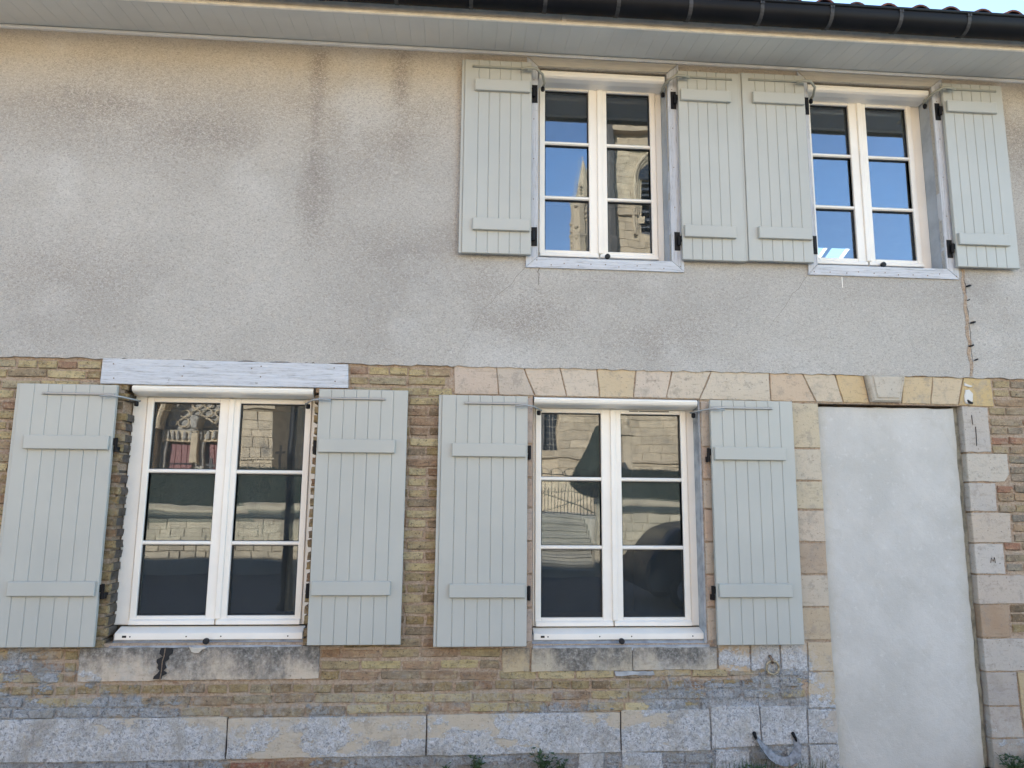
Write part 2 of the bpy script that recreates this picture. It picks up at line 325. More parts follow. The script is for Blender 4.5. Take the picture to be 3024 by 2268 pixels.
# ------------------------------------------------------------------ mesh helper
ORG = {}
class MB:
    def __init__(s): s.v = []; s.f = []
    def add(s, vs, fs):
        k = len(s.v); s.v += [tuple(p) for p in vs]; s.f += [tuple(i + k for i in f) for f in fs]; return s
    def box(s, x0, x1, y0, y1, z0, z1, c=0.0):
        """box with its front (low y) edges chamfered by c"""
        if x1 < x0: x0, x1 = x1, x0
        if c <= 0:
            return s.add([(x0, y0, z0), (x1, y0, z0), (x1, y0, z1), (x0, y0, z1), (x0, y1, z0), (x1, y1, z0), (x1, y1, z1), (x0, y1, z1)],
                         [(0, 1, 2, 3), (5, 4, 7, 6), (4, 0, 3, 7), (1, 5, 6, 2), (3, 2, 6, 7), (4, 5, 1, 0)])
        A = [(x0 + c, y0, z0 + c), (x1 - c, y0, z0 + c), (x1 - c, y0, z1 - c), (x0 + c, y0, z1 - c)]
        B = [(x0, y0 + c, z0), (x1, y0 + c, z0), (x1, y0 + c, z1), (x0, y0 + c, z1)]
        D = [(x0, y1, z0), (x1, y1, z0), (x1, y1, z1), (x0, y1, z1)]
        fs = [(0, 1, 2, 3), (11, 10, 9, 8)]
        for i in range(4):
            j = (i + 1) % 4; fs += [(i, i + 4, j + 4, j), (i + 4, i + 8, j + 8, j + 4)]
        return s.add(A + B + D, fs)
    def prism(s, pts, y0, y1, c=0.0, jit=0.0, step=.09, seed=0):
        """polygon in x,z (counter-clockwise seen from the street) pushed from y0 back to y1; ragged, chamfered edge"""
        r = random.Random(seed)
        cx = sum(p[0] for p in pts) / len(pts); cz = sum(p[1] for p in pts) / len(pts)
        ring = []
        for i, (a, b) in enumerate(zip(pts, pts[1:] + pts[:1])):
            n = max(1, int(math.hypot(b[0] - a[0], b[1] - a[1]) / step)) if jit else 1
            for k in range(n):
                t = k / n
                ring.append((a[0] + (b[0] - a[0]) * t + r.uniform(-jit, jit), a[1] + (b[1] - a[1]) * t + r.uniform(-jit, jit)))
        n = len(ring); A = []
        for x, z in ring:
            d = math.hypot(x - cx, z - cz) or 1; q = c * 1.2 / d
            A.append((x + (cx - x) * q, y0 + r.uniform(-jit, jit) * .4, z + (cz - z) * q))
        B = [(x, y0 + c, z) for x, z in ring]; D = [(x, y1, z) for x, z in ring]
        fs = [tuple(range(n)), tuple(range(3 * n - 1, 2 * n - 1, -1))] if c > 0 else None
        if c > 0:
            for i in range(n):
                j = (i + 1) % n; fs += [(i, i + n, j + n, j), (i + n, i + 2 * n, j + 2 * n, j + n)]
            return s.add(A + B + D, fs)
        fs = [tuple(range(n)), tuple(range(2 * n - 1, n - 1, -1))]
        for i in range(n):
            j = (i + 1) % n; fs.append((i, i + n, j + n, j))
        return s.add(A + D, fs)
    def xprism(s, prof, x0, x1):
        """profile in y,z swept along x"""
        n = len(prof); A = [(x0, y, z) for y, z in prof]; B = [(x1, y, z) for y, z in prof]
        fs = [tuple(range(n - 1, -1, -1)), tuple(range(n, 2 * n))] + [(i, (i + 1) % n, (i + 1) % n + n, i + n) for i in range(n)]
        return s.add(A + B, fs)
    def tube(s, pts, r, n=8, cap=True, flat=None):
        P = [Vector(p) for p in pts]; rings = []
        for i, p in enumerate(P):
            t = (P[min(i + 1, len(P) - 1)] - P[max(i - 1, 0)]).normalized()
            u = t.cross(Vector((0, 0, 1)))
            if u.length < .05: u = t.cross(Vector((0, 1, 0)))
            u.normalize(); w = t.cross(u)
            rr = r[i] if isinstance(r, (list, tuple)) else r
            rings.append([tuple(p + u * (math.cos(2 * math.pi * k / n) * rr * (flat or 1)) + w * (math.sin(2 * math.pi * k / n) * rr)) for k in range(n)])
        vs = [q for g_ in rings for q in g_]; fs = []
        for i in range(len(P) - 1):
            for k in range(n):
                a = i * n + k; b = i * n + (k + 1) % n; fs.append((a, b, b + n, a + n))
        if cap: fs += [tuple(range(n - 1, -1, -1)), tuple(range(len(vs) - n, len(vs)))]
        return s.add(vs, fs)
    def lathe(s, c, prof, n=16, axis='z'):
        vs = []; fs = []
        for r, h in prof:
            for k in range(n):
                a = 2 * math.pi * k / n; u, v = r * math.cos(a), r * math.sin(a)
                vs.append((c[0] + u, c[1] + v, c[2] + h) if axis == 'z' else (c[0] + u, c[1] + h, c[2] + v))
        for i in range(len(prof) - 1):
            for k in range(n):
                a = i * n + k; b = i * n + (k + 1) % n; fs.append((a, b, b + n, a + n))
        fs += [tuple(range(n - 1, -1, -1)), tuple(range(len(vs) - n, len(vs)))]
        return s.add(vs, fs)
    def ring(s, c, R_, r, n=20, k=8, nrm='y', a0=0, a1=2 * math.pi):
        full = abs(a1 - a0 - 2 * math.pi) < 1e-4
        pts = []
        for i in range(n + (0 if full else 1)):
            a = a0 + (a1 - a0) * i / n
            pts.append((c[0] + R_ * math.cos(a), c[1], c[2] + R_ * math.sin(a)) if nrm == 'y' else (c[0], c[1] + R_ * math.cos(a), c[2] + R_ * math.sin(a)))
        if full: pts.append(pts[0])
        return s.tube(pts, r, k)
    def holes(s, x0, x1, z0, z1, y0, y1, hs):
        """wall slab between y0 and y1 with rectangular openings"""
        xs = sorted({x0, x1, *[v for h in hs for v in h[:2]]}); zs = sorted({z0, z1, *[v for h in hs for v in h[2:]]})
        xs = [v for v in xs if x0 <= v <= x1]; zs = [v for v in zs if z0 <= v <= z1]
        solid = {}
        for i in range(len(xs) - 1):
            for j in range(len(zs) - 1):
                mx, mz = (xs[i] + xs[i + 1]) / 2, (zs[j] + zs[j + 1]) / 2
                solid[i, j] = not any(h[0] < mx < h[1] and h[2] < mz < h[3] for h in hs)
        for (i, j), q in solid.items():
            if not q: continue
            a, b, c, d = xs[i], xs[i + 1], zs[j], zs[j + 1]
            s.add([(a, y0, c), (b, y0, c), (b, y0, d), (a, y0, d)], [(0, 1, 2, 3)])
            s.add([(a, y1, c), (b, y1, c), (b, y1, d), (a, y1, d)], [(3, 2, 1, 0)])
            if not solid.get((i - 1, j)): s.add([(a, y0, c), (a, y0, d), (a, y1, d), (a, y1, c)], [(0, 1, 2, 3)])
            if not solid.get((i + 1, j)): s.add([(b, y0, c), (b, y1, c), (b, y1, d), (b, y0, d)], [(0, 1, 2, 3)])
            if not solid.get((i, j - 1)): s.add([(a, y0, c), (a, y1, c), (b, y1, c), (b, y0, c)], [(0, 1, 2, 3)])
            if not solid.get((i, j + 1)): s.add([(a, y0, d), (b, y0, d), (b, y1, d), (a, y1, d)], [(0, 1, 2, 3)])
        return s
    def xf(s, fn, start=0):
        s.v = s.v[:start] + [tuple(fn(*p)) for p in s.v[start:]]; return s
    def mesh(s, name, mat, org=(0, 0, 0), smooth=False):
        me = bpy.data.meshes.new(name)
        me.from_pydata([(x - org[0], y - org[1], z - org[2]) for x, y, z in s.v], [], s.f)
        for mm in (mat if isinstance(mat, (list, tuple)) else [mat]): me.materials.append(mm)
        bm = bmesh.new(); bm.from_mesh(me); bmesh.ops.recalc_face_normals(bm, faces=bm.faces); bm.to_mesh(me); bm.free()
        if smooth:
            me.polygons.foreach_set('use_smooth', [True] * len(me.polygons))
            if smooth == 'auto':
                try: me.set_sharp_from_angle(angle=R(40))
                except Exception: pass
        me.update(); return me

def link(name, data, parent=None, org=None, loc=(0, 0, 0)):
    o = bpy.data.objects.new(name, data); COL.objects.link(o)
    if parent is not None:
        o.parent = parent; po = ORG[parent.name]; o.location = tuple(a - b for a, b in zip(org or po, po)) if org else loc
        ORG[o.name] = org or po
    else:
        o.location = org or loc; ORG[o.name] = tuple(org or loc)
    return o
def part(name, mb, mat, parent, smooth=False, color=None, label=None, org=None, kind=None):
    og = org or ORG[parent.name]
    o = link(name, mb.mesh(name, mat, og, smooth), parent, og)
    if color: o.color = (*color, 1)
    if label: o['label'] = label
    if kind: o['kind'] = kind
    return o
def inst(name, me, parent, at, color=None):
    o = link(name, me, parent, tuple(at))
    if color: o.color = (*color, 1)
    return o
def thing(name, label, cat, loc=(0, 0, 0), group=None):
    o = link(name, None, None, tuple(loc)); o.empty_display_size = .1; o['label'] = label; o['category'] = cat
    if group: o['group'] = group
    return o
def single(name, mb, mat, label, cat, loc, group=None, smooth=False):
    o = link(name, mb.mesh(name, mat, loc, smooth), None, tuple(loc)); o['label'] = label; o['category'] = cat
    if group: o['group'] = group
    return o
def struct(name, mb, mat, loc=(0, 0, 0), kind='structure'):
    o = link(name, mb.mesh(name, mat, loc), None, tuple(loc)); o['kind'] = kind; return o
def copy_tree(o, parent=None, loc=None):
    c = o.copy(); COL.objects.link(c)
    if parent: c.parent = parent
    if loc: c.location = loc
    ORG[c.name] = loc or ORG[o.name]
    for ch in o.children: copy_tree(ch, c)
    return c

# ------------------------------------------------------------------ ground
GZ = -.20
struct('ground', MB().add([(-300, -300, -.30), (300, -300, -.30), (300, 300, -.30), (-300, 300, -.30)], [(0, 1, 2, 3)]), M['soil'])
struct('road', MB().box(-80, 80, -12.3, -5.6, -.34, -.22), M['asphalt'])
struct('bounce_pavement', MB().box(-80, 80, -5.6, -.75, -.36, -.12 - .09), M['bounce_paving'])  # unseen pale strip added to bounce light up to soffit and boxes
struct('verge', MB().box(-12, 14, -.75, .3, -.36, GZ), M['soil'])
struct('terrace_ground', MB().box(-70, 1.0, -60, -12.5, -.34, 1.15).box(3.40, 80, -60, -12.5, -.34, 1.15).box(1.0, 3.40, -60, -14.7, -.34, 1.15), M['gravel'])

# ------------------------------------------------------------------ the house
house = thing('brick_house', 'old two storey house with grey roughcast upper wall over worn yellow brick and stone', 'house', (0.5, 0.0, GZ))
XL, XR = -16.0, 9.0
WIN = {'W1': (-2.10, -.925, .62, 2.225), 'W2': (.520, 1.668, .60, 2.20), 'W3': (.545, 1.490, 3.165, 4.597), 'W4': (2.545, 3.510, 3.165, 4.597)}
DOOR = (2.502, 3.560, -.20, 2.19)
part('mortar_wall', MB().holes(XL, XR, -.3, 2.40, 0.0065, .30, [(-2.128, -.897, .62, 2.225), WIN['W2'], DOOR]), M['mortar'], house)
part('render_wall', MB().holes(XL, XR, 2.405, 4.70, -.012, .30, [WIN['W3'], WIN['W4']]), M['render'], house)
lip = []
r_ = random.Random(3); x = -7.0
bot = []
while x < 7.6: bot.append((x, 2.392 + r_.uniform(-.007, .007))); x += r_.uniform(.02, .06)
part('render_edge', MB().prism(bot + [(7.6, 2.4049), (-7.0, 2.4049)], -.012, .012), M['render'], house)
sh = MB()
sh.box(XL, XL + .3, .3, 8.5, -.3, 4.7).box(XR - .3, XR, .3, 8.5, -.3, 4.7).box(XL, XR, 8.5, 8.8, -.3, 4.95)
for xx in (XL, XR - .3): sh.add([(xx, .0, 4.7), (xx, 8.8, 4.7), (xx, 4, 6.42), (xx + .3, .0, 4.7), (xx + .3, 8.8, 4.7), (xx + .3, 4, 6.42)], [(0, 1, 2), (5, 4, 3), (0, 2, 5, 3), (2, 1, 4, 5), (0, 3, 4, 1)])
part('rear_wall', sh, M['plaster'], house)
part('floor_slab', MB().box(XL + .3, XR - .3, .3, 8.5, -.28, .2).box(XL + .3, XR - .3, .3, 8.5, 2.55, 2.85), M['floor'], house)
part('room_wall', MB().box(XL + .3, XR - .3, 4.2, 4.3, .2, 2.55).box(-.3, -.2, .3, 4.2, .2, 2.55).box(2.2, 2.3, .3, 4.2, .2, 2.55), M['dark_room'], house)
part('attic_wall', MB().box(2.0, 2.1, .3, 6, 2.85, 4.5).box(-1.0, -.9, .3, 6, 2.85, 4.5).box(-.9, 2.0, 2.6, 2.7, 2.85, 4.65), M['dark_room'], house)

# roof: two slopes, the rear one pierced by a roof window
roof = part('roof', MB().add([(XL - .2, -.50, 4.775), (XR + .2, -.50, 4.775), (XR + .2, 4, 6.52), (XL - .2, 4, 6.52), (XL - .2, -.50, 4.72), (XR + .2, -.50, 4.72), (XR + .2, 4, 6.44), (XL - .2, 4, 6.44)],
            [(0, 1, 2, 3), (7, 6, 5, 4), (0, 4, 5, 1), (3, 2, 6, 7), (0, 3, 7, 4), (1, 5, 6, 2)]), M['tile'], house)
rs = MB().holes(XL - .2, XR + .2, 4.0, 9.3, 0, .09, [(5.55, 6.02, 6.28, 6.95), (6.09, 6.40, 6.28, 6.95)])
rs.xf(lambda x, y, z: (x, z, 6.55 - .36 * (z - 4) - y))
part('rear_roof', rs, M['plaster'], house)

# masonry -----------------------------------------------------------
def brick_mesh(L, H, D, seed):
    r = random.Random(seed); mb = MB()
    nx = 3 if L < .15 else 4; nz = 3; c = .004
    g_ = [[(c + (L - 2 * c) * i / (nx - 1) + (r.uniform(-.004, .004)), r.uniform(-.0022, .0022), c + (H - 2 * c) * j / (nz - 1) + r.uniform(-.003, .003)) for i in range(nx)] for j in range(nz)]
    mb.v = [p for row in g_ for p in row]
    mb.f = [(j * nx + i, j * nx + i + 1, (j + 1) * nx + i + 1, (j + 1) * nx + i) for j in range(nz - 1) for i in range(nx - 1)]
    per = [i for i in range(nx)] + [j * nx + nx - 1 for j in range(1, nz)] + [(nz - 1) * nx + i for i in range(nx - 2, -1, -1)] + [j * nx for j in range(nz - 2, 0, -1)]
    k = len(mb.v); n = len(per)
    for q in per:
        x_, _, z_ = mb.v[q]
        x_ = 0 if x_ < .02 else (L if x_ > L - .02 else x_); z_ = 0 if z_ < .02 else (H if z_ > H - .02 else z_)
        mb.v.append((x_ + r.uniform(-.0045, .0045), .0042, z_ + r.uniform(-.0038, .0038)))
    for q in range(n): 
        x_, _, z_ = mb.v[k + q]; mb.v.append((x_, D, z_))
    for q in range(n):
        w_ = (q + 1) % n
        mb.f += [(per[q], k + q, k + w_, per[w_]), (k + q, k + n + q, k + n + w_, k + w_)]
    return mb
BR = {}
def brick_data(L, H, D):
    key = (round(L, 2), round(H, 3), D, rng.randrange(3))
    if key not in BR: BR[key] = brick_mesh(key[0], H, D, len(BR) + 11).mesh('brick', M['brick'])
    return BR[key]

stones = []   # (points, colour, material, proud)
PINK, CREAM, YEL, GREYS, BROWN, TAN = (.50, .40, .32), (.54, .46, .36), (.52, .38, .19), (.42, .39, .36), (.30, .19, .11), (.46, .37, .25)
def S(p, c, mat='stone', proud=.004): stones.append((p[::-1], c, mat, proud))
S([(-.012, 2.395), (.268, 2.395), (.285, 2.205), (-.008, 2.205)], PINK)
S([(.276, 2.395), (.450, 2.395), (.525, 2.207), (.294, 2.205)], (.47, .40, .33))
S([(.460, 2.397), (.696, 2.397), (.744, 2.206), (.534, 2.206)], (.55, .45, .35))
S([(.704, 2.396), (.950, 2.396), (.968, 2.206), (.752, 2.206)], (.57, .48, .38))
S([(.958, 2.397), (1.222, 2.396), (1.200, 2.206), (.976, 2.206)], (.54, .42, .26))
S([(1.230, 2.396), (1.474, 2.396), (1.426, 2.206), (1.208, 2.206)], (.56, .47, .38))
S([(1.482, 2.396), (1.748, 2.396), (1.660, 2.204), (1.434, 2.206)], (.55, .47, .37))
S([(1.756, 2.396), (2.160, 2.396), (2.163, 2.200), (1.668, 2.203)], (.56, .49, .39))
S([(2.168, 2.395), (2.398, 2.393), (2.485, 2.200), (2.170, 2.200)], (.53, .40, .28))
S([(2.406, 2.393), (2.632, 2.391), (2.680, 2.200), (2.493, 2.200)], (.55, .46, .34))
S([(2.640, 2.391), (2.838, 2.391), (2.870, 2.200), (2.688, 2.200)], (.55, .40, .20))
S([(3.140, 2.391), (3.348, 2.391), (3.318, 2.200), (3.110, 2.200)], (.55, .42, .24))
S([(3.354, 2.391), (3.575, 2.390), (3.520, 2.198), (3.324, 2.200)], (.54, .43, .28))
S([(3.583, 2.390), (3.780, 2.385), (3.785, 2.192), (3.528, 2.195)], (.52, .37, .15))
zq = [2.19, 1.875, 1.655, 1.46, 1.245, 1.035, .825, .612]
lx = [(2.01, 2.40), (2.14, 2.30)]
for i in range(7):
    t, b = zq[i] - .005, zq[i + 1] + .008
    S([(.30 + .06 * (i % 2), t), (.517, t), (.517, b), (.30 + .06 * (i % 2), b)], (.40, .28, .21) if i % 3 else (.47, .36, .30))
    w = 1.98 if i % 2 else 1.87
    S([(1.672, t), (w, t), (w, b), (1.672, b)], (.46, .33, .25) if i % 2 else (.48, .40, .32))
    S([(w + .012, t), (2.18, t), (2.18, b), (w + .012, b)], TAN)
    cc = [(.52, .44, .30), (.52, .46, .36), (.50, .43, .30), (.50, .42, .33), (.36, .27, .19), (.47, .41, .33), (.42, .33, .22)][i]
    S([(2.19, t), (2.498, t), (2.500, b), (2.19, b)], cc)
S([(1.735, .602), (1.945, .602), (1.945, .425), (1.735, .425)], (.44, .30, .16)); S([(1.955, .602), (2.145, .602), (2.145, .425), (1.955, .425)], (.45, .38, .30))
S([(2.155, .602), (2.330, .602), (2.330, .425), (2.155, .425)], (.46, .39, .31)); S([(2.34, .602), (2.502, .602), (2.505, .425), (2.34, .425)], TAN)
S([(2.335, .415), (2.505, .415), (2.508, .195), (2.325, .195)], TAN); S([(2.315, .185), (2.508, .185), (2.51, -.02), (2.315, -.02)], GREYS)
S([(2.315, -.03), (2.51, -.03), (2.51, -.22), (2.315, -.22)], (.33, .25, .18))
S([(3.548, 2.185), (3.735, 2.18), (3.735, 1.868), (3.548, 1.868)], GREYS); S([(3.548, 1.855), (3.85, 1.855), (3.85, 1.72), (3.815, 1.665), (3.548, 1.665)], (.47, .43, .37))
S([(3.548, 1.652), (3.74, 1.652), (3.735, 1.462), (3.548, 1.462)], GREYS); S([(3.548, 1.45), (3.83, 1.45), (3.82, 1.252), (3.548, 1.252)], (.45, .38, .31))
S([(3.548, 1.242), (3.755, 1.242), (3.755, 1.042), (3.548, 1.042)], (.46, .43, .40)); S([(3.548, 1.032), (3.90, 1.032), (3.88, .845), (3.548, .845)], (.43, .37, .32))
S([(3.552, .838), (3.755, .838), (3.75, .628), (3.552, .628)], BROWN); S([(3.552, .618), (3.86, .618), (3.84, .412), (3.552, .412)], GREYS)
S([(3.555, .402), (3.765, .402), (3.765, .195), (3.555, .195)], (.35, .32, .30)); S([(3.775, .40), (4.05, .40), (4.03, .02), (3.79, .02)], (.42, .32, .17))
S([(3.555, .185), (3.765, .185), (3.775, -.005), (3.555, -.005)], (.37, .33, .30)); S([(3.555, -.015), (3.95, -.015), (3.95, -.22), (3.555, -.22)], (.31, .28, .25))
S([(-2.248, .598), (-.812, .600), (-.812, .408), (-2.245, .402)], (.52, .44, .35), 'sill_stone', .012)
S([(.328, .578), (.505, .578), (.505, .435), (.332, .432)], (.40, .31, .17), 'sill_stone'); S([(.515, .580), (1.165, .580), (1.165, .438), (.515, .436)], (.42, .37, .28), 'sill_stone', .012)
S([(1.170, .580), (1.725, .580), (1.720, .440), (1.170, .438)], (.45, .40, .32), 'sill_stone', .012)
px_ = [-6.5, -3.9, -1.342, -.137, 1.085, 1.665]
for i in range(5):
    t = [.19, .19, .18, .185, .197][i]
    S([(px_[i] + .003, t), (px_[i + 1] - .003, t), (px_[i + 1] - .003, -.052), (px_[i] + .003, -.052)], (.47, .41, .32), 'stone', .010)
S([(1.672, .215), (1.99, .21), (1.995, -.03), (1.672, -.04)], (.47, .42, .36), 'stone', .008); S([(2.0, .21), (2.305, .205), (2.305, -.02), (2.003, -.03)], (.44, .41, .38), 'stone', .008)
S([(1.09, -.05), (1.34, -.06), (1.36, -.2), (1.1, -.2)], (.40, .37, .33)); S([(.82, -.06), (.98, -.055), (.96, -.2), (.80, -.2)], (.42, .42, .42)); S([(1.70, -.05), (1.92, -.06), (1.90, -.2), (1.69, -.2)], (.33, .22, .15)); S([(2.16, -.04), (2.30, -.04), (2.3, -.2), (2.18, -.2)], (.30, .20, .12))
for i, (p, c, mt, pr) in enumerate(stones):
    c = tuple(a * .84 + b * .16 for a, b in zip(c, (.54, .465, .385)))
    edge = mt == 'stone' and min(q[1] for q in p) > 2.1
    y1 = .16
    part('stone', MB().prism(p, -pr * .6, y1, .003, .0026, .045, i), M[mt], house, color=c)
# lower bed joints between the right-hand quoins and the infilled doorway
part('doorway_infill', MB().prism([(2.508, -.22), (3.512, -.22), (3.506, 2.172), (2.503, 2.168)], .030, .20, .006, .004, .05, 5), M['infill'], house)
part('doorway_joint', MB().prism([(3.514, -.22), (3.547, -.22), (3.547, 2.185), (3.508, 2.180)], .052, .2, 0, .004, .05, 6), M['joint_cement'], house)
key = part('keystone', MB().prism([(2.878, 2.205), (3.082, 2.205), (3.125, 2.391), (2.845, 2.391)], -.045, .1, .012, .001, .2, 3), M['stone'], house, color=(.47, .43, .365))
part('keystone_moulding', MB().prism([(2.905, 2.228), (3.062, 2.228), (3.095, 2.380), (2.882, 2.380)], -.053, -.03, .006), M['stone'], key, color=(.50, .455, .385))

rects = [(-2.10, -.925, .60, 2.225), (-2.285, -.70, 2.222, 2.41), (-2.255, -.805, .395, .61), (-.018, 3.79, 2.19, 2.41), (.295, 2.505, .61, 2.2), (.322, 2.51, .42, .61),
         (2.31, 3.56, -.3, 2.2), (-6.6, 2.32, -.058, .20), (3.55, 3.745, 1.87, 2.2), (3.55, 3.86, 1.655, 1.87), (3.55, 3.75, 1.455, 1.655), (3.55, 3.84, 1.245, 1.455), (3.55, 3.765, 1.035, 1.245),
         (3.55, 3.905, .84, 1.035), (3.55, 3.765, .62, .84), (3.55, 3.87, .405, .62), (3.55, 4.06, -.3, .405), (1.08, 1.37, -.3, -.05), (.79, .99, -.3, -.05), (1.68, 1.93, -.3, -.05), (2.14, 2.32, -.3, -.03), (1.66, 2.32, -.05, .218)]
SHR = [(-2.74, -2.14, .61, 2.21), (-.88, -.31, .61, 2.21), (-.11, .48, .60, 2.19), (1.715, 2.29, .60, 2.19)]
bricks = []
PITCH = .0666; HB = .0475
rowz = [2.386 - PITCH * (i + 1) + .006 for i in range(33)] + [-.118, -.185]
for ri, z0 in enumerate(rowz):
    zc = z0 + HB / 2
    xs = [-6.6, 7.2]
    cut = sorted((a, b) for a, b, c, d in rects if c < zc < d)
    segs = []; cur = xs[0]
    for a, b in cut:
        if a > cur: segs.append((cur, a - .008))
        cur = max(cur, b + .008)
    if cur < xs[1]: segs.append((cur, xs[1]))
    kind = rng.choice(['S', 'S', 'H', 'M']) if ri else 'H'
    for a, b in segs:
        x0 = a + (0 if a > xs[0] else rng.uniform(0, .12)); first = True
        while x0 < b - .03:
            L = {'S': .232, 'H': .112, 'M': rng.choice((.232, .112))}[kind] * rng.uniform(.97, 1.03)
            if first and a > xs[0] and kind == 'S' and ri % 2: L = .112
            first = False
            if b - x0 < L + .07: L = min(L * 1.25, b - x0) if b - x0 < .26 else L
            L = min(L, b - x0)
            if L < .035: break
            L = round(L, 2)
            vis = L * HB if -3.3 < x0 < 4.4 and x0 + L > -3.1 and zc > -.16 - .0 * x0 else 0
            for sa, sb, sc_, sd in SHR:
                if sc_ - .01 < zc < sd: 
                    ov = max(0, min(x0 + L, sb) - max(x0, sa)); vis -= ov * HB
            deep = abs(x0 + L - -2.108) < .03 or abs(x0 - -.917) < .03
            bricks.append((max(vis, 0), x0, z0 + rng.uniform(-.003, .004), L, deep and .60 < zc < 2.22)); x0 += L + rng.uniform(.010, .020)
def bcol(x, z):
    if z < -.05: return rng.choice(((.30, .085, .05), (.26, .12, .08), (.24, .17, .12), (.33, .25, .18)))
    y_ = rng.random()
    if x > 3.6: pal = ((.42, .33, .19), (.36, .28, .19), (.27, .22, .17), (.24, .22, .19), (.40, .27, .17), (.38, .17, .11))
    elif z > 2.2 or x < -2: pal = ((.50, .39, .20), (.45, .35, .19), (.38, .27, .17), (.30, .23, .15), (.60, .49, .27), (.52, .41, .21), (.33, .18, .12), (.42, .36, .24))
    elif -2.2 < x < -.8 and z < .42: pal = ((.30, .25, .16), (.25, .20, .14), (.42, .34, .17), (.22, .17, .12), (.31, .22, .15), (.38, .32, .21))
    else: pal = ((.50, .40, .20), (.44, .35, .19), (.62, .52, .30), (.33, .26, .165), (.56, .45, .24), (.47, .37, .21), (.25, .195, .135), (.52, .43, .22), (.36, .23, .15), (.40, .35, .25))
    c = rng.choice(pal); k = rng.uniform(.95, 1.25); return tuple(v * k for v in c)
bricks.sort(key=lambda b: -b[0])
far = MB()
for i, (vis, x0, z0, L, deep) in enumerate(bricks):
    yo = rng.uniform(-.006, .001)
    z0 += .004 * math.sin(x0 * 2.7 + z0 * 40)
    if i < 298:
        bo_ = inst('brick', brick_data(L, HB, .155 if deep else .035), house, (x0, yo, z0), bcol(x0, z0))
        bo_.rotation_euler = (rng.uniform(-.03, .03), rng.uniform(-.016, .016), rng.uniform(-.012, .012))
    else:
        k = len(far.v); b_ = brick_mesh(L, HB, .155 if deep else .035, i); far.add([(px + x0, py + yo, pz + z0) for px, py, pz in b_.v], b_.f)
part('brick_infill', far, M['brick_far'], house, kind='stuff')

# beam over the ground-floor window
beam = part('lintel_beam', MB().prism([(-2.275, 2.226), (-.706, 2.228), (-.712, 2.388), (-2.272, 2.392)], -.022, .28, .005, .0012, .12, 9), M['wood_h'], house, label='weathered white painted timber lintel beam')
nails = MB()
for nx_, nz_ in ((-2.20, 2.355), (-2.19, 2.262), (-1.76, 2.35), (-1.765, 2.285), (-1.33, 2.345), (-1.27, 2.36), (-1.27, 2.29), (-.80, 2.36), (-.79, 2.27)):
    nails.lathe((nx_, -.0245, nz_), [(.0045, 0), (.004, .002)], 7, 'y')
part('nail_head', nails, M['iron_rust'], beam)

